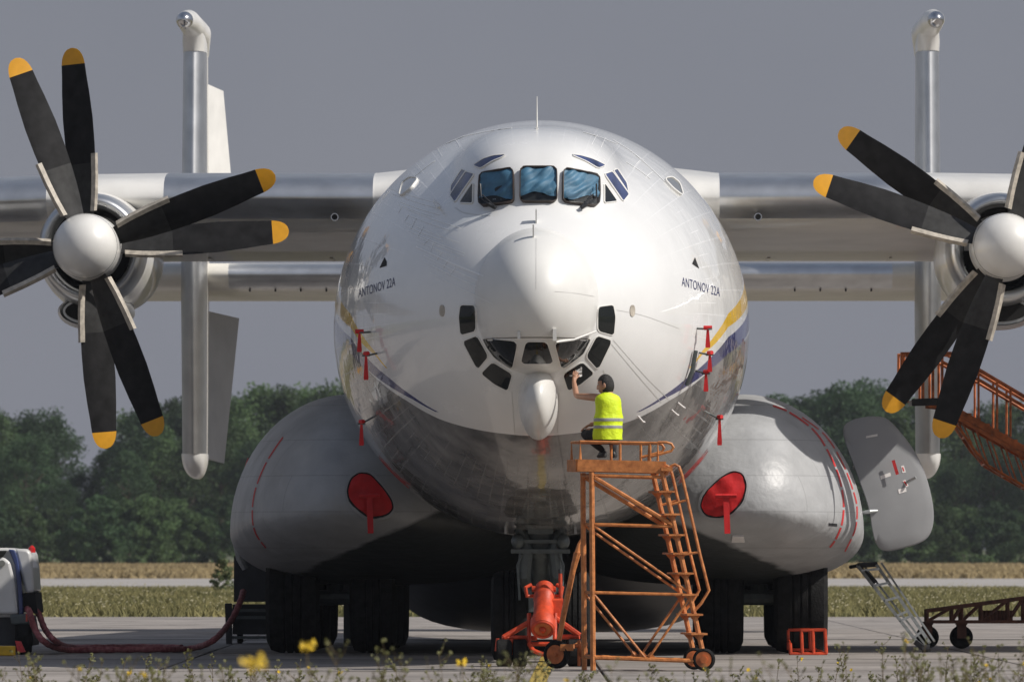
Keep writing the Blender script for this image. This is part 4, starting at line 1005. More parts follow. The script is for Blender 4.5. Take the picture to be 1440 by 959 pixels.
mb.add(vs, [(i * n + j, i * n + (j + 1) % n, (i + 1) * n + (j + 1) % n, (i + 1) * n + j) for i in range(m_) for j in range(n)])
mb.build('hair', 'hair', head, smooth=60)
# hands: five fingers each, rooted in the palm
def hand(wr, palm, fdir, side, curl, name, thumb):
    fdir = Vector(fdir).normalized(); side = Vector(side).normalized(); curl = Vector(curl).normalized()
    chs = [[(wr, .027), (palm, (.038, .020)), (palm + fdir * .035, (.036, .017))]]
    kn = palm + fdir * .035
    for i, (o, l) in enumerate(((-.030, .066), (-.010, .076), (.010, .071), (.029, .055))):
        a = kn + side * o; chs.append([(kn, (.036, .017)), (a + fdir * .012, .0095), (a + fdir * (.012 + l * .45) + curl * .010, .0088), (a + fdir * (.012 + l * .78) + curl * .026, .008), (a + fdir * (.012 + l * .92) + curl * .046, .007)])
    t0 = palm + side * thumb * .030
    chs.append([(palm, (.038, .020)), (t0, .013), (t0 + side * thumb * .020 + fdir * .028 + curl * .012, .011), (t0 + side * thumb * .026 + fdir * .056 + curl * .020, .009)])
    return skin(chs, name, 'skin', PE, 1)
hand(wrL, palmL, (.12, .55, .85), (1, 0, -.1), (.15, .8, -.1), 'hand', 1)
hand(wrR, wrR + Vector((-.05, .01, -.015)), (-.9, .25, -.35), (0, 1, 0), (-.2, 0, -1), 'hand', 1)
# vest: lofted shell round the torso
def ring_at(px, py, rx, ry, dy=0, n=40):
    c = B(px, py, .03 + dy); rt = Matrix.Rotation(R(22), 3, 'Z')
    return [c + rt @ Vector((rx * math.cos(2 * math.pi * j / n), ry * math.sin(2 * math.pi * j / n), 0)) for j in range(n)]
rows = [(854.5, 618, .206, .170), (854, 612, .207, .170), (854, 606, .207, .166), (854.5, 602.6, .203, .160), (854.5, 602.4, .204, .161), (855, 598.2, .206, .161), (855, 598.0, .205, .160), (855.5, 592.6, .203, .157), (855.5, 592.4, .204, .158), (856, 588, .205, .158), (856, 587.8, .204, .157),
        (856, 580, .186, .145), (855.5, 572, .184, .142), (855, 565, .185, .138), (854.6, 560.5, .180, .128), (854.3, 557, .160, .112), (854, 554.8, .125, .095), (853.6, 553, .082, .078), (853.3, 551.8, .066, .068)]
rings = []
for i, (px, py, rx, ry) in enumerate(rows):
    rg = ring_at(px, py, rx, ry); c = sum(rg, Vector()) / len(rg)
    rings.append([c + (p - c) * (1 + .06 * noise.noise(Vector((p.x * 12, p.y * 12, p.z * 9 + p.x * 5))) + .03 * noise.noise(Vector((p.x * 30, p.y * 30, p.z * 22)))) for p in rg])
MB().loft(rings, caps=False, mif=lambda i, j: 1 if i in (4, 8) else 0).build('hi_vis_vest', ['vest', 'reflect'], PE, smooth=70)
for a, d in ((anL, (-.06, .14, 0)), (anR, (.02, .16, 0))):
    mb = MB(); t = toe(a, d); hl = a + Vector((-d[0] * .35, -d[1] * .35, 0)); hl.z = deckz + .045
    rings = []
    dr = (t - hl).normalized(); dr.z = 0; sdv = Vector((dr.y, -dr.x, 0))
    for k, wv, hv in ((0, .028, .05), (.08, .036, .075), (.4, .040, .075), (.7, .045, .05), (.95, .040, .038), (1.08, .020, .025)):
        c = hl.lerp(t, k); c.z = deckz + .001
        rings.append([c + sdv * (wv * math.cos(q)) + Vector((0, 0, max(0, hv * (.5 + .5 * math.sin(q)) * 1.3))) for q in [2 * math.pi * j / 14 for j in range(14)]])
    mb.loft(rings); mb.build('shoe', 'shoe', PE, smooth=60)
rp = palmL + Vector((.015, .06, .08))
mb = MB(); nn = 14; vs = []
for i in range(nn + 1):
    for j in range(nn + 1):
        u, v = i / nn - .5, j / nn - .5
        vs.append(rp + Vector((u * .17, .035 + .03 * noise.noise(Vector((u * 5, v * 5, 2))), v * .12 + .035 * noise.noise(Vector((u * 4, v * 4, 7))))))
fs = [(i * (nn + 1) + j, i * (nn + 1) + j + 1, (i + 1) * (nn + 1) + j + 1, (i + 1) * (nn + 1) + j) for i in range(nn) for j in range(nn)]
k = len(vs); vs += [p + Vector((.0, .008, .004)) for p in vs]; fs += [tuple(a + k for a in reversed(f)) for f in fs]
mb.add(vs, fs); rg_ = mb.build('cleaning_rag', 'rag', loc=rp, smooth=80); tag(rg_, 'white cleaning rag held against the nose window by the man', 'rag')

# ------------------------------------------------------------------ orange nose jack and tow lever
YJ = 4.2
def J(px, py, dy=0.0): return W(px, py, YJ) + Vector((0, dy, 0))
JK = thing('hydraulic_jack', 'orange red wheeled hydraulic jack standing in front of the nose gear', 'jack', G(765, 925))
mb = MB(); a, b = J(763, 884, -.35), J(766, 826, .35)
ax = (b - a).normalized(); mb.lathe([(0, .13), (0, .165), (.05, .175), (.16, .175), (.18, .15), (.26, .15), (.28, .14), (.62, .14), (.64, .15), (.72, .15), (.74, .13), ((b - a).length, .13)], a, ax, 32)
mb.lathe([(-.01, .165), (-.03, .15), (-.02, .125), (.03, .115)], a, ax, 32, caps=False); mb.build('cylinder', 'jackred', JK)
MB().lathe([(-.005, .12), (-.004, .01)], a, ax, 28).build('bore', 'rust', JK); MB().ell(a - ax * .01, (.05, .05, .05), 14, 10).build('piston', 'jackred', JK)
mb = MB()
for s_ in (-1, 1):
    mb.tube([J(765 + s_ * 12, 838, .3), J(765 + s_ * 24, 838, .25), J(765 + s_ * 26, 826, .25), J(765 + s_ * 18, 822, .3)], .028, 8)
mb.tube([J(748, 828, .3), J(782, 828, .3)], .045, 10); mb.build('yoke', 'jackred', JK)
mb = MB()
mb.tube([J(752, 870, 0), J(708, 896, -.1)], .04, 8); mb.tube([J(755, 897, 0), J(706, 896, -.1)], .035, 8); mb.tube([J(780, 868, 0), J(815, 893, -.1)], .04, 8); mb.tube([J(778, 895, 0), J(815, 895, -.1)], .035, 8)
mb.tube([J(744, 862, 0), J(744, 905, -.1)], .03, 8); mb.tube([J(781, 862, 0), J(780, 898, -.1)], .03, 8); mb.tube([J(719, 898, -.15), J(720, 920, -.15)], .025, 8); mb.tube([J(700, 897, -.1), J(698, 915, -.1)], .025, 8)
mb.tube([J(744, 905, -.2), J(750, 914, -.35), J(762, 919, -.4), J(778, 918, -.4), J(792, 910, -.3)], .033, 8); mb.tube([J(745, 905, -.1), J(790, 905, -.1)], .03, 8)
mb.build('base_frame', 'jackred', JK)
mb = MB(); mb.tube([J(789, 862, .1), J(788, 806, .1)], .026, 8); mb.build('pump_lever', 'jackred', JK)
MB().tube([J(788, 806, .1), J(787.5, 800, .1)], .03, 8).build('lever_grip', 'darkmetal', JK)
mb = MB(); mb.box(J(783, 856, .1), (.15, .2, .24)); mb.tube([J(776, 846, .05), J(792, 846, .05)], .05, 10); mb.build('pump_box', 'jackred', JK)
for (px, wd) in ((709, .22), (731, .2), (808, .2), (823, .2)):
    c = J(px, 918, -.1); c.z = .19
    o = MB().lathe([(-wd / 2, .10), (-wd / 2, .16), (-wd * .4, .19), (wd * .4, .19), (wd / 2, .16), (wd / 2, .10)], c, (1, 0, 0), 28).build('wheel', 'rubber', JK)
    MB().lathe([(-wd * .47, .10), (wd * .47, .10)], c, (1, 0, 0), 16).build('hub', 'rust', o)
YT = 1.5
def T_(px, py, dy=0.0): return W(px, py, YT) + Vector((0, dy, 0))
TL = thing('tow_lever', 'slanting orange brown lever with a small wheel at its foot beside the jack', 'lever', G(786, 934))
mb = MB(); mb.tube([T_(786, 900), T_(793, 862), T_(806, 800), T_(812, 777)], [.035, .04, .04, .05], 8); mb.tube([T_(812, 777), T_(814, 765), T_(819, 755)], [.04, .022, .012], 8); mb.build('shaft', 'orange', TL)
c = T_(783, 914); c.z = .2
o = MB().lathe([(-.04, .12), (-.05, .17), (-.02, .195), (.02, .195), (.05, .17), (.04, .12)], c, (.5, 1, 0), 28).build('wheel', 'rubber', TL)
MB().lathe([(-.05, .13), (-.03, .04), (-.07, .03)], c, (.5, 1, 0), 20).build('rim', 'rust', o)
mb = MB(); mb.box(T_(797, 910, -.05), (.18, .12, .09)); mb.tube([T_(786, 900), T_(786, 916)], .04, 8); mb.tube([T_(800, 912), T_(815, 905, .3)], .03, 8); mb.build('hitch', 'orange', TL)
# chain and clamp standing at the stair foot
CH = thing('tow_coupling', 'small rusty tow coupling standing on the concrete by the stair foot', 'coupling', G(815, 936))
mb = MB(); mb.tube([T_(814, 936), T_(814, 900)], .022, 7); mb.tube([T_(808, 908), T_(826, 906)], .03, 7); mb.ell(T_(819, 915), (.07, .07, .10), 12, 10); mb.build('post', 'rust', CH)

# ------------------------------------------------------------------ orange rack by the right wheels, ladder
RK = thing('wheel_chock_rack', 'bright orange tubular rack leaning in front of the right main wheels', 'rack', G(1135, 920))
yk = G(1135, 920).y
def K(px, py, dy=0.0): return W(px, py, yk) + Vector((0, dy, 0))
mb = MB()
for a, b in (((1111, 919), (1162, 919)), ((1127, 886), (1161, 885)), ((1128, 919), (1127, 886)), ((1144, 919), (1143, 886)), ((1162, 919), (1160, 884)), ((1112, 919), (1111, 904))): mb.tube([K(*a), K(*b)], .027, 7)
for a, b in (((1112, 914), (1150, 914)), ((1110, 886), (1110, 914)), ((1110, 886), (1140, 885)), ((1140, 885), (1141, 914))): mb.tube([K(*a, .45), K(*b, .45)], .024, 7)
mb.tube([K(1111, 904), K(1110, 900, .45)], .022, 6); mb.tube([K(1160, 885), K(1140, 886, .45)], .022, 6); mb.tube([K(1111, 919), K(1112, 914, .45)], .022, 6); mb.tube([K(1162, 919), K(1150, 914, .45)], .022, 6)
mb.build('rack_frame', 'jackred', RK)
MB().bar(G(1048, 880) + Vector((0, 3, .5)), G(1081, 906), .07, .05).build('prop_bar', 'rust', RK) if False else None
LD = thing('ladder', 'grey metal crew ladder sloping from the right sponson down to the concrete', 'ladder', G(1302, 918))
y1 = G(1302, 918).y; y0 = y1 + 1.2
def Ld(px, py, t): return W(px, py, y0 + (y1 - y0) * t)
for a, b in (((1206, 795), (1298, 913)), ((1232, 793), (1307, 903))):
    mb = MB(); mb.bar(Ld(*a, 0), Ld(*b, 1), .05, .05, up=(0, 1, 0)); mb.bar(Ld(a[0] + 3, a[1] - 1, 0) + Vector((.06, .12, 0)), Ld(b[0] + 2, b[1] - 2, 1) + Vector((.06, .12, 0)), .03, .04, up=(0, 1, 0)); mb.build('rail', 'alu', LD)
for k in (.06, .24, .42, .60, .66, .86):
    a = Ld(1206, 795, 0).lerp(Ld(1298, 913, 1), k); b = Ld(1232, 793, 0).lerp(Ld(1307, 903, 1), k)
    MB().bar(a, b, .09, .035).build('rung', 'alu', LD)
mb = MB(); mb.tube([Ld(1206, 795, 0), Ld(1234, 793, 0)], .04, 8); mb.bar(Ld(1206, 795, 0), Ld(1231, 818, .2), .07, .05, up=(0, 1, 0)); mb.tube([Ld(1206, 795, 0), Ld(1196, 797, -.2)], .03, 8); mb.build('hook_arm', 'darkmetal', LD)
mb = MB(); mb.tube([Ld(1296, 912, 1), Ld(1308, 911, 1)], .06, 10); mb.bar(Ld(1287, 902, .97), Ld(1300, 912, 1), .1, .08); mb.build('foot', 'darkmetal', LD)

# ------------------------------------------------------------------ brown tow bar on caster wheels (right)
TB = thing('tow_bar', 'brown lattice tow bar carried on two black caster wheels at the right edge', 'tow bar', G(1353, 912))
ytb = G(1353, 912).y
def Q(px, py, dy=0.0): return W(px, py, ytb) + Vector((0, dy, 0))
mb = MB()
for k in (0, .5):
    mb.bar(Q(1302, 859, k), Q(1470, 837, k), .05, .06); mb.bar(Q(1302, 874, k), Q(1560, 874, k), .05, .05); mb.bar(Q(1470, 837, k), Q(1600, 836, k), .05, .05)
    xs = [1304, 1339, 1353, 1380, 1418, 1440, 1470]
    for x in xs: mb.tube([Q(x, 874, k), Q(x, 859 - (x - 1302) * .131, k)], .022, 6)
    for a, b in zip(xs, xs[1:]): mb.tube([Q(a, 874, k), Q(b, 859 - (b - 1302) * .131, k)], .02, 6)
for x in range(1382, 1424, 5): mb.tube([Q(x, 858, .2), Q(x + 1, 872, .2)], .03, 6)
mb.build('lattice', 'brown', TB)
for px in (1305, 1353):
    c = Q(px, 895, .25); c.z = .19
    o = MB().lathe([(-.06, .11), (-.07, .15), (-.04, .19), (.04, .19), (.07, .15), (.06, .11)], c, (0, 1, 0), 28).build('caster_wheel', 'rubber', TB)
    MB().lathe([(-.05, .10), (.05, .10)], c, (0, 1, 0), 16).build('hub', 'rust', o)
    mb = MB(); mb.box(Q(px, 887, .10), (.15, .03, .24)); mb.box(Q(px, 887, .40), (.15, .03, .24)); mb.box(Q(px, 876, .25), (.18, .34, .05)); mb.tube([Q(px - 1, 880, .25), Q(px - 1, 857, .25)], .04, 8); mb.build('fork', 'brown', o)

# ------------------------------------------------------------------ rusty boarding stairs far right
YB = 26.0
def E(px, py, dy=0.0): return W(px, py, YB) + Vector((0, dy, 0))
BS = thing('boarding_stairs', 'tall rusty orange lattice boarding stairs sloping down beyond the right edge', 'boarding stairs', (E(1560, 720).x, YB, 0))
mb = MB()
for k in (0, 1.1):
    mb.tube([E(1268, 566, k), E(1268, 497, k), E(1337, 497, k), E(1380, 522, k), E(1760, 746, k)], .032, 6); mb.tube([E(1325, 509, k), E(1380, 536, k), E(1760, 760, k)], .028, 6)
    for x in (1276, 1298, 1312, 1325): mb.tube([E(x, 566, k), E(x, 498, k)], .024, 6)
    for x in (1376, 1402, 1421, 1450, 1480, 1520, 1560, 1600, 1650): mb.tube([E(x, 522 + (x - 1380) * .59, k), E(x, 580 + (x - 1360) * .56, k)], .02, 6)
mb.build('handrail', 'rust', BS)
mb = MB(); mb.bar(E(1282, 566, .55), E(1337, 564, .55), 1.2, .08); mb.bar(E(1282, 566, 0), E(1337, 564, 0), .08, .12); mb.build('landing', 'darkmetal', BS)
mb = MB()
def top_(x): return 566 + (x - 1325) * .57
def bot_(x): return top_(x) + (14 if x < 1340 else min(52, 14 + (x - 1340) * .9))
for k in (0, 1.1):
    mb.bar(E(1306, 570, k), E(1340, 574, k), .06, .06); mb.bar(E(1330, top_(1330), k), E(1750, top_(1750), k), .07, .11); mb.bar(E(1330, top_(1330) + 9, k), E(1750, top_(1750) + 9, k), .05, .06)
    xs = list(range(1330, 1751, 20))
    for a, b in zip(xs, xs[1:]):
        mb.tube([E(a, bot_(a), k), E(b, bot_(b), k)], .026, 6); mb.tube([E(a, top_(a) + 5, k), E(b, bot_(b), k)], .014, 5)
for a in range(1330, 1751, 28): mb.tube([E(a, bot_(a), 0), E(a, bot_(a), 1.1)], .02, 5); mb.tube([E(a, bot_(a), 0), E(a + 28, bot_(a + 28), 1.1)], .016, 5)
mb.build('lattice_beam', 'rust', BS)
for x in range(1342, 1745, 13):
    MB().bar(E(x, top_(x) - 1, -.02), E(x, top_(x) - 1, 1.12), .26, .03).build('tread', 'rust', BS, smooth=0)
mb = MB()
for x in (1500, 1640):
    for k in (0, 1.1):
        p = E(x, bot_(x), k); mb.tube([p, (p.x, p.y, .15)], .05, 7)
mb.bar((E(1470, 900).x, YB + .55, .3), (E(1700, 900).x, YB + .55, .3), 1.3, .16); mb.build('support_leg', 'rust', BS)
for x in (1490, 1660):
    for k in (-.2, 1.3):
        p = E(x, 900, k); MB().lathe([(-.08, .2), (-.06, .25), (.06, .25), (.08, .2)], (p.x, p.y, .25), (0, 1, 0), 20).build('wheel', 'rubber', BS)

# ------------------------------------------------------------------ ground power unit, hoses, cart (left)
yg = G(40, 920).y
def U(px, py, dy=0.0): return W(px, py, yg) + Vector((0, dy, 0))
GP = thing('ground_power_unit', 'white and blue ground power vehicle cut off by the left edge', 'service vehicle', (U(-60, 920).x, yg + .6, 0))
def side_ext(poly, y0_, y1_):
    a = [W(px, py, yg) + Vector((0, y0_, 0)) for px, py in poly]; b = [W(px, py, yg) + Vector((0, y1_, 0)) for px, py in poly]; n = len(a)
    return MB().add(a + b, [tuple(range(n)), tuple(range(2 * n - 1, n - 1, -1))] + [(i, (i + 1) % n, n + (i + 1) % n, n + i) for i in range(n)])
def bev(o, w_=.04):
    md = o.modifiers.new('bevel', 'BEVEL'); md.width = w_; md.segments = 3; md.limit_method = 'ANGLE'; return o
bev(side_ext([(-190, 868), (-190, 772), (8, 770), (22, 772), (24, 800), (27, 868)], .05, 2.2).build('body', 'truckwhite', GP))
bev(side_ext([(20, 771), (38, 772), (43, 778), (46, 800), (48, 833), (36, 834), (30, 810)], .08, 1.9).build('side_cover', 'truckwhite', GP), .05)
bev(side_ext([(12, 772), (21, 773), (25, 785), (30, 815), (32, 852), (33, 863), (27, 864), (25, 830), (21, 795)], -.02, .3).build('corner_trim', 'truckblue', GP), .02)
bev(side_ext([(-190, 864), (-190, 783), (6, 783), (15, 790), (21, 815), (26, 864)], -.03, .1).build('front_panel', 'truckwhite', GP), .05)
bev(side_ext([(-190, 784), (-190, 774), (10, 774), (4, 783)], -.04, .05).build('grille', 'black', GP), .01)
side_ext([(30, 834), (49, 833), (52, 862), (33, 860)], .1, 1.8).build('lower_panel', 'black', GP)
bev(side_ext([(14, 864), (42, 862), (44, 878), (16, 878)], -.06, .3).build('bumper', 'gear', GP), .03)
side_ext([(-190, 866), (40, 866), (46, 900), (44, 908), (-190, 905)], .15, 2.0).build('chassis', 'darkmetal', GP)
p = U(3, 792, -.05); MB().lathe([(0, .05), (.03, .05), (.04, .03), (.02, .015)], p + Vector((0, -.02, 0)), (0, 1, 0), 20).build('headlight', 'lamp', GP)
p = U(42, 774, .5); MB().lathe([(-.03, .06), (.04, .055), (.08, .02)], p, (0, 0, 1), 14).build('beacon', 'redlens', GP)
for x in (38, 44): MB().box(U(x, 868, -.08), (.03, .03, .12)).build('tail_lamp', 'redlens', GP)
mb = MB(); c = U(33, 902, .1); c.z = .26; wo = mb.lathe([(-.12, .16), (-.12, .22), (-.08, .26), (.08, .26), (.12, .22), (.12, .16)], c, (1, 0, 0), 26).build('wheel', 'rubber', GP); MB().lathe([(-.11, .16), (.11, .16)], c, (1, 0, 0), 16).build('hub', 'gear', wo)
mb = MB(); c = U(-40, 902, .6); c.z = .26; wo = mb.lathe([(-.12, .16), (-.12, .22), (-.08, .26), (.08, .26), (.12, .22), (.12, .16)], c, (1, 0, 0), 26).build('wheel', 'rubber', GP); MB().lathe([(-.11, .16), (.11, .16)], c, (1, 0, 0), 16).build('hub', 'gear', wo)
CK = thing('wheel_chock', 'yellow beam chock with a red end lying by the white vehicle', 'chock', G(5, 922))
yc = G(5, 922).y
mb = MB(); a = W(-60, 915, yc); a.z = .08; b = W(22, 915, yc); b.z = .08; mb.bar(a, b, .14, .15); o = bev(mb.build('beam', 'yellow', CK), .02)
mb = MB(); a = W(25, 906, yc); mb.loft([[a + Vector((-.04, -.03, .06)), a + Vector((.05, -.03, .05)), a + Vector((.05, .03, .05)), a + Vector((-.04, .03, .06))], [a + Vector((.0, -.06, -.12)), a + Vector((.12, -.06, -.11)), a + Vector((.12, .04, -.11)), a + Vector((.0, .04, -.12))]]); mb.build('end_block', 'redpaint', CK)
def cat(pts, n=10):
    o = []
    for i in range(len(pts) - 1):
        p0, p1, p2, p3 = pts[max(i - 1, 0)], pts[i], pts[i + 1], pts[min(i + 2, len(pts) - 1)]
        for t in range(n):
            q = t / n; o.append(0.5 * ((2 * p1) + (p2 - p0) * q + (2 * p0 - 5 * p1 + 4 * p2 - p3) * q * q + (3 * p1 - p0 - 3 * p2 + p3) * q ** 3))
    return o + [pts[-1]]
def hose(name, pts, r, label):
    P = cat(pts); mb = MB(); mb.tube(P, [r * (1 + .08 * math.sin(i * 1.9)) for i in range(len(P))], 12)
    return tag(mb.build(name, 'hose', loc=P[len(P) // 2], smooth=60), label, 'hose', 'faded red power hoses')
gz = Vector((0, 0, .055))
hose('hose', [U(36, 856, .2), U(42, 860, -.1), U(50, 885, -.1), U(66, 904, -.1), G(95, 918) + gz, G(150, 918) + gz, G(230, 917.5) + gz, G(268, 916.5) + gz, W(300, 900, 18.5), W(325, 872, 20), W(338, 845, 20.5), W(342, 832, 21)], .05, 'long faded red hose from the white vehicle along the ground to the dark cart')
hose('hose', [U(40, 855, .35), U(52, 862, .3), U(62, 885, .3), U(78, 902, .2), G(98, 914) + gz, G(135, 914.5) + gz, G(200, 914) + gz, G(255, 914.8) + gz], .048, 'second red hose lying behind the longer one beside the white vehicle')
yk2 = G(350, 905).y
def V_(px, py, dy=0.0): return W(px, py, yk2) + Vector((0, dy, 0))
CT = thing('service_cart', 'dark service cart with cross rails parked under the left sponson', 'cart', G(350, 905))
def ext2(poly, d0, d1):
    a = [V_(px, py, d0) for px, py in poly]; b = [V_(px, py, d1) for px, py in poly]; n = len(a)
    return MB().add(a + b, [tuple(range(n)), tuple(range(2 * n - 1, n - 1, -1))] + [(i, (i + 1) % n, n + (i + 1) % n, n + i) for i in range(n)])
ext2([(328, 846), (328, 782), (345, 778), (372, 800), (440, 800), (440, 846)], .3, 1.8).build('cabinet', 'darkmetal', CT, smooth=0)
ext2([(316, 848), (326, 848), (326, 905), (318, 905)], 0, .25).build('end_post', 'darkmetal', CT, smooth=0)
mb = MB()
for y in (858, 868, 896): mb.bar(V_(318, y, .1), V_(440, y, .1), .08, .05)
mb.build('cross_rail', 'gear', CT)
ext2([(326, 850), (440, 850), (440, 892), (326, 892)], .4, 1.6).build('tray', 'darkmetal', CT, smooth=0)
for px in (336, 400):
    c = V_(px, 896, .6); c.z = .13; MB().lathe([(-.05, .08), (-.05, .11), (-.03, .13), (.03, .13), (.05, .11), (.05, .08)], c, (1, 0, 0), 20).build('wheel', 'rubber', CT)

# ------------------------------------------------------------------ trees
def crown_mesh(name, m, seed, rx, zlo, zhi, nclump, nleaf, ls):
    rng = np.random.RandomState(seed); vs = []; 
    cl = []
    for _ in range(nclump):
        z = zlo + (zhi - zlo) * rng.beta(1.5, 1.25); k = (z - zlo) / (zhi - zlo)
        prof = max(.12, math.sin(math.pi * min(1, (k * .86 + .14))) ** .6)
        a = rng.uniform(0, 2 * math.pi); rr = rx * prof * math.sqrt(rng.uniform(.15, 1)) * .82
        cl.append((rr * math.cos(a), rr * math.sin(a), z, rng.uniform(.055, .11)))
    cl += [(rng.uniform(-.1, .1) * rx * 2, rng.uniform(-.05, .05), zhi - rng.uniform(.03, .10), rng.uniform(.05, .08)) for _ in range(4)]
    P = []
    for (x, y, z, r) in cl:
        d = rng.normal(size=(nleaf, 3)); d /= np.linalg.norm(d, axis=1)[:, None]; q = r * rng.uniform(.45, 1.08, (nleaf, 1)); P.append(np.array([x, y, z]) + d * q * np.array([1.1, 1.1, .85]))
    P = np.concatenate(P); n = len(P)
    u = rng.normal(size=(n, 3)); u /= np.linalg.norm(u, axis=1)[:, None]; t = rng.normal(size=(n, 3)); v = np.cross(u, t); v /= np.linalg.norm(v, axis=1)[:, None]
    s_ = ls * rng.uniform(.6, 1.3, (n, 1))
    V = np.stack([P - u * s_, P + v * s_ * .6, P + u * s_, P - v * s_ * .6], 1).reshape(-1, 3)
    me = bpy.data.meshes.new(name); me.vertices.add(4 * n); me.vertices.foreach_set('co', V.ravel()); me.loops.add(4 * n); me.loops.foreach_set('vertex_index', np.arange(4 * n))
    me.polygons.add(n); me.polygons.foreach_set('loop_start', np.arange(0, 4 * n, 4)); me.polygons.foreach_set('loop_total', np.full(n, 4)); me.materials.append(M[m]); me.update(); me.validate(); return me
def trunk_mesh(seed):
    rd = random.Random(seed); mb = MB(); mb.tube([(0, 0, -.02), (.005, 0, .2), (-.008, .01, .45), (.01, 0, .8)], [.022, .017, .012, .004], 7)
    for k in range(9):
        a = rd.uniform(0, 6.28); z = rd.uniform(.2, .65); l = rd.uniform(.1, .22); mb.tube([(0, 0, z), (l * .5 * math.cos(a), l * .5 * math.sin(a), z + .05), (l * math.cos(a), l * math.sin(a), z + .14)], [.008, .006, .002], 5)
    return mb.mesh('trunk', 'bark', None, 40)
CR = [crown_mesh('crown', ('foliage_a', 'foliage_b')[i % 2], 20 + i, (.30, .26, .34, .23)[i], .08, .97, 62, 150, .0115) for i in range(4)]
BU = [crown_mesh('foliage', ('foliage_b', 'foliage_a', 'foliage_b')[i], 50 + i, .62, -.02, .90, 55, 120, .024) for i in range(3)]
TRK = [trunk_mesh(i) for i in range(3)]
rt_ = random.Random(5)
sky_l = [(-60, 560), (0, 574), (30, 578), (62, 577), (84, 596), (97, 640), (110, 668), (130, 650), (155, 620), (172, 585), (192, 562), (235, 556), (262, 565), (300, 560), (330, 548), (362, 541), (385, 550), (400, 545), (430, 540), (465, 538), (520, 540)]
sky_r = [(560, 545), (760, 540), (1000, 550), (1045, 562), (1100, 558), (1140, 552), (1170, 543), (1200, 532), (1225, 527), (1245, 532), (1275, 548), (1310, 570), (1345, 585), (1375, 592), (1395, 560), (1410, 552), (1428, 560), (1445, 548), (1500, 550), (1560, 560)]
SK = sky_l + sky_r; skx = [p[0] for p in SK]; sky_ = [p[1] for p in SK]
ORD = ['first', 'second', 'third', 'fourth', 'fifth', 'sixth', 'seventh', 'eighth', 'ninth', 'tenth', 'eleventh', 'twelfth', 'thirteenth', 'fourteenth', 'fifteenth', 'sixteenth', 'seventeenth', 'eighteenth']
CNT = {}
def region(px, row):
    if px < 105: r = ('in the clump left of the skyline gap', 'trees left of the skyline gap')
    elif px < 250: r = ('behind the left propeller', 'trees behind the left propeller')
    elif px < 480: r = ('between left tail fin and fuselage', 'trees left of the fuselage')
    elif px < 1050: r = ('hidden behind the fuselage', 'trees behind the fuselage')
    elif px < 1340: r = ('on the rise behind the open hatch', 'trees behind the side hatch')
    else: r = ('behind the rusty boarding stairs', 'trees behind the boarding stairs')
    k = (r[1], row); CNT[k] = CNT.get(k, 0) + 1
    return '%s dark tree, %s from left %s' % (row, ORD[CNT[k] - 1], r[0]), r[1]
def put_tree(px, topy, D_, crown, nm='tree', bush=False):
    h_ = (770 - topy) * D_ / F + 1.65; x = (px - 720) * D_ / F
    t = thing(nm, '', '', (x, D_ - 110, -.05)); t.rotation_euler = (0, 0, rt_.uniform(0, 6.28)); t.scale = (h_, h_, h_)
    if bush:
        f = link(bpy.data.objects.new('foliage', crown)); f.parent = t
    else:
        f = link(bpy.data.objects.new('crown', crown)); f.parent = t
        k = link(bpy.data.objects.new('trunk', rt_.choice(TRK))); k.parent = t
    return t
x = -70
while x < 1520:
    big = 480 < x < 1040
    topy = np.interp(x, skx, sky_) + rt_.uniform(-5, 9)
    t = put_tree(x, topy, rt_.uniform(930, 985), rt_.choice(CR)); lab, grp = region(x, 'tall back row'); tag(t, lab, 'tree', grp)
    x += rt_.uniform(26, 40) if not big else 60
x = -60
while x < 1520:
    if not 500 < x < 1020:
        topy = np.interp(x, skx, sky_) + rt_.uniform(28, 75)
        t = put_tree(x, topy, rt_.uniform(895, 925), rt_.choice(CR)); lab, grp = region(x, 'lower front row'); tag(t, lab, 'tree', grp)
    x += rt_.uniform(34, 52)
x = -40
while x < 1500:
    if not 480 < x < 1030:
        t = put_tree(x, rt_.uniform(688, 718), rt_.uniform(840, 880), rt_.choice(BU), 'bush', True); side = 'left' if x < 720 else 'right'
        k = 'b' + side; CNT[k] = CNT.get(k, 0) + 1; tag(t, 'mid green bush under the trees %s of the aircraft, %s from left' % (side, ORD[CNT[k] - 1]), 'bush', 'bushes at the foot of the tree line')
    x += rt_.uniform(32, 48)
M['shrub'] = mat('pale_shrub_leaf', (0.12, 0.15, 0.06), 0.8, var=0.35, scale=3)
SHR = crown_mesh('foliage', 'shrub', 77, .52, .0, .95, 60, 60, .03)
p = G(313, 832); t = put_tree(313, 795, p.y + 110, SHR, 'bush', True); t.location.z = -.06; t.scale = (p.y + 110) / F * 56 * Vector((.75, .75, .9)); tag(t, 'small pale green bush in the meadow beside the left sponson', 'bush')

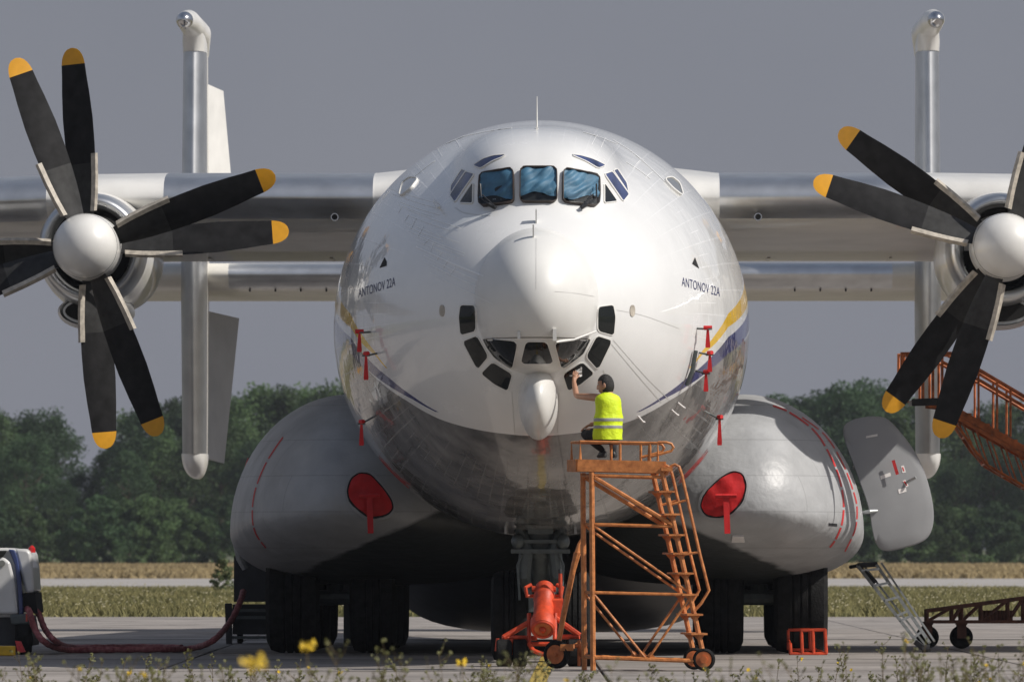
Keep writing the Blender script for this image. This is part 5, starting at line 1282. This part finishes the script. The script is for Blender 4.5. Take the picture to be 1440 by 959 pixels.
rng = np.random.RandomState(9); n = 26000; px_ = rng.uniform(-85, 85, n); hh = 2.6 * (1 + .5 * np.sin(px_ * .35) + .3 * np.sin(px_ * 1.3 + 1)); pz_ = rng.uniform(-.1, 1, n) * hh; py_ = rng.uniform(760, 772, n)
u = rng.normal(size=(n, 3)); u /= np.linalg.norm(u, axis=1)[:, None]; v = np.cross(u, rng.normal(size=(n, 3))); v /= np.linalg.norm(v, axis=1)[:, None]; P = np.stack([px_, py_, pz_], 1); s_ = rng.uniform(.12, .3, (n, 1))
mb = MB(); V = np.stack([P - u * s_, P + v * s_ * .6, P + u * s_, P - v * s_ * .6], 1).reshape(-1, 3)
me = bpy.data.meshes.new('undergrowth'); me.from_pydata(V.tolist(), [], np.arange(4 * n).reshape(-1, 4).tolist()); me.materials.append(M['foliage_b'])
tag(link(bpy.data.objects.new('undergrowth', me)), 'dark green undergrowth along the foot of the tree line', 'undergrowth', kind='stuff')

# ------------------------------------------------------------------ meadow grass, far dry grass, foreground weeds
def blades(name, n, x0, x1, y0, y1, h0, h1, wd, m, seed, z=-.05):
    rng = np.random.RandomState(seed); px = rng.uniform(x0, x1, n); py = y0 + (y1 - y0) * rng.uniform(0, 1, n) ** 1.3; hh = rng.uniform(h0, h1, n) * np.interp(py, [y0, y1], [1, .5]); a = rng.uniform(-.6, .6, n); le = rng.normal(0, .6, n) * hh
    w2 = wd * rng.uniform(.5, 1.4, n)
    V = np.stack([np.stack([px - w2 * np.cos(a), py - w2 * np.sin(a), np.full(n, z)], 1), np.stack([px + w2 * np.cos(a), py + w2 * np.sin(a), np.full(n, z)], 1), np.stack([px + le, py + le * .3, z + hh], 1)], 1).reshape(-1, 3)
    me = bpy.data.meshes.new(name); me.vertices.add(3 * n); me.vertices.foreach_set('co', V.ravel()); me.loops.add(3 * n); me.loops.foreach_set('vertex_index', np.arange(3 * n))
    me.polygons.add(n); me.polygons.foreach_set('loop_start', np.arange(0, 3 * n, 3)); me.polygons.foreach_set('loop_total', np.full(n, 3)); me.materials.append(M[m]); me.update(); me.validate()
    return tag(link(bpy.data.objects.new(name, me)), {'meadow_grass': 'olive grass of the meadow beyond the apron', 'dry_grass': 'straw coloured dry grass beyond the taxiway', 'wildflowers': 'pale flower heads scattered in the meadow grass'}[name], 'grass', kind='stuff')
blades('meadow_grass', 190000, -32, 32, 86.3, 232, .08, .36, .03, 'gr1', 1)
blades('dry_grass', 90000, -70, 70, 344, 780, .10, .40, .10, 'gr2', 2)
rng = np.random.RandomState(3); mb = MB()
for _ in range(2600):
    q = rng.uniform(); xx = rng.uniform(-28, 28); yy = 87 + 145 * q ** 1.4; zz = rng.uniform(.12, .34) * (1 - .4 * q); s_ = rng.uniform(.015, .04)
    mb.add([(xx - s_, yy, zz), (xx, yy - s_, zz + .01), (xx + s_, yy, zz + .02), (xx, yy + s_, zz + .05)], [(0, 1, 2, 3)])
o = mb.build('wildflowers', 'fleck', smooth=0); tag(o, 'pale flower heads scattered through the meadow grass', 'flowers', kind='stuff')

def weed(mb, p, h_, rd, flower=.4):
    p = Vector(p); ln = Vector((rd.gauss(0, .09), rd.gauss(0, .09), 0)) * h_
    tp = p + ln + Vector((0, 0, h_)); md = p + ln * .3 + Vector((0, 0, h_ * .55)); mb.tube([p, md, tp], [.006, .0045, .002], 4, 0, False)
    tips = [tp]
    for k in range(rd.randint(5, 11)):
        t = rd.uniform(.35, .98); b = p.lerp(md, t / .55) if t < .55 else md.lerp(tp, (t - .55) / .45); a = rd.uniform(0, 6.28); l = h_ * rd.uniform(.08, .26) * (1.15 - t * .5)
        e_ = b + Vector((math.cos(a) * l * .7, math.sin(a) * l * .7, l * rd.uniform(.5, 1.0))); mb.tube([b, b.lerp(e_, .5) + Vector((math.cos(a), math.sin(a), 0)) * l * .1, e_], [.003, .0025, .0015], 3, 0, False); tips.append(e_)
        for _ in range(rd.randint(1, 4)):
            q = b.lerp(e_, rd.uniform(.2, 1)); s_ = rd.uniform(.008, .022); d = Vector((rd.gauss(0, 1), rd.gauss(0, 1), rd.gauss(0, 1))).normalized() * s_; d2 = d.orthogonal().normalized() * s_ * .6
            mb.add([q - d, q + d2, q + d, q - d2], [(0, 1, 2, 3)], 1)
    for k in range(int(h_ * 14)):
        t = rd.uniform(.02, .8); b = p.lerp(tp, t); a = rd.uniform(0, 6.28); l = rd.uniform(.02, .07); d = Vector((math.cos(a) * l, math.sin(a) * l, l * rd.uniform(-.2, .7))); d2 = Vector((-math.sin(a), math.cos(a), 0)) * l * .22
        mb.add([b, b + d * .5 + d2, b + d, b + d * .5 - d2], [(0, 1, 2, 3)], 1)
    for e_ in tips:
        yel_ = rd.random() < flower; s_ = rd.uniform(.011, .019) if yel_ else rd.uniform(.008, .016)
        for _ in range(5 if yel_ else 3):
            q = e_ + Vector((rd.gauss(0, s_ * .5), rd.gauss(0, s_ * .5), rd.gauss(0, s_ * .35))); d = Vector((rd.gauss(0, 1), rd.gauss(0, 1), rd.gauss(0, 1))).normalized() * s_; d2 = d.orthogonal().normalized() * s_
            mb.add([q - d, q + d2, q + d, q - d2], [(0, 1, 2, 3)], 2 if yel_ else 1)
rd = random.Random(11); mb = MB()
for _ in range(330):
    D_ = rd.uniform(46, 94); half = D_ * .0626 + 1.5; x = rd.uniform(-half, half)
    if rd.random() < .35: x = rd.choice((-4.5, -1.5, -.8, 3.6, 4.6, 5.4)) * D_ / 90 + rd.gauss(0, .5)
    px = 720 + x * F / D_
    tallk = 1.0 + (.45 if px > 1080 else 0) * rd.random()
    toppx = rd.triangular(905, 968, 955) if px < 1080 else rd.triangular(880, 965, 945)
    h_ = max(.12, 1.65 - (toppx - 770) * D_ / F)
    weed(mb, (x, D_ - 110, -.03), h_, rd, .024)
tag(mb.build('roadside_weeds', ['stem', 'leaf', 'petal'], smooth=0), 'thin dry weeds with yellow flowers along the bottom edge', 'weeds', kind='stuff')
# single flower heads close to the camera, far out of focus
for (px, py, D_, lab) in ((357, 932, 30, 'large blurred yellow flower head left of the tyres at the bottom edge'), (650, 932, 55, 'blurred yellow flower left of the orange jack at the bottom edge'), (432, 908, 42, 'blurred pale yellow flower in front of the left main wheels')):
    x = (px - 720) * D_ / F; z = 1.65 - (py - 770) * D_ / F
    t = thing('yellow_flower', lab, 'flower', (x, D_ - 110, -.03), 'blurred yellow flowers in the foreground')
    mb = MB(); mb.tube([(x + .03, D_ - 110, -.03), (x + .01, D_ - 110, z * .6), (x, D_ - 110, z)], [.006, .005, .003], 5); mb.build('stem', 'stem', t)
    mb = MB(); r_ = .05 if D_ < 40 else .035
    for k in range(26):
        a = k * 2.4; q = Vector((x, D_ - 110, z)) + Vector((math.cos(a), math.sin(a), rd.uniform(-.6, .8))) * r_ * rd.uniform(.3, 1); d = Vector((rd.gauss(0, 1), rd.gauss(0, 1), rd.gauss(0, 1))).normalized() * .018; d2 = d.orthogonal().normalized() * .012
        mb.add([q - d, q + d2, q + d, q - d2], [(0, 1, 2, 3)])
    mb.build('petal_cluster', 'petal', t, smooth=0)

# ------------------------------------------------------------------ air
hz = MB().box((0, 440, 13.5), (900, 1140, 29)).build('haze', 'joint', smooth=0); tag(hz, 'pale summer haze over the airfield', 'haze', kind='stuff')
m = bpy.data.materials.new('haze_air'); m.use_nodes = True; t = m.node_tree; t.nodes.clear(); o = t.nodes.new('ShaderNodeOutputMaterial'); v = t.nodes.new('ShaderNodeVolumePrincipled')
v.inputs['Color'].default_value = (0.85, 0.9, 1.0, 1); v.inputs['Density'].default_value = 0.00007; v.inputs['Anisotropy'].default_value = 0.2
t.links.new(v.outputs[0], o.inputs['Volume']); hz.data.materials.clear(); hz.data.materials.append(m)
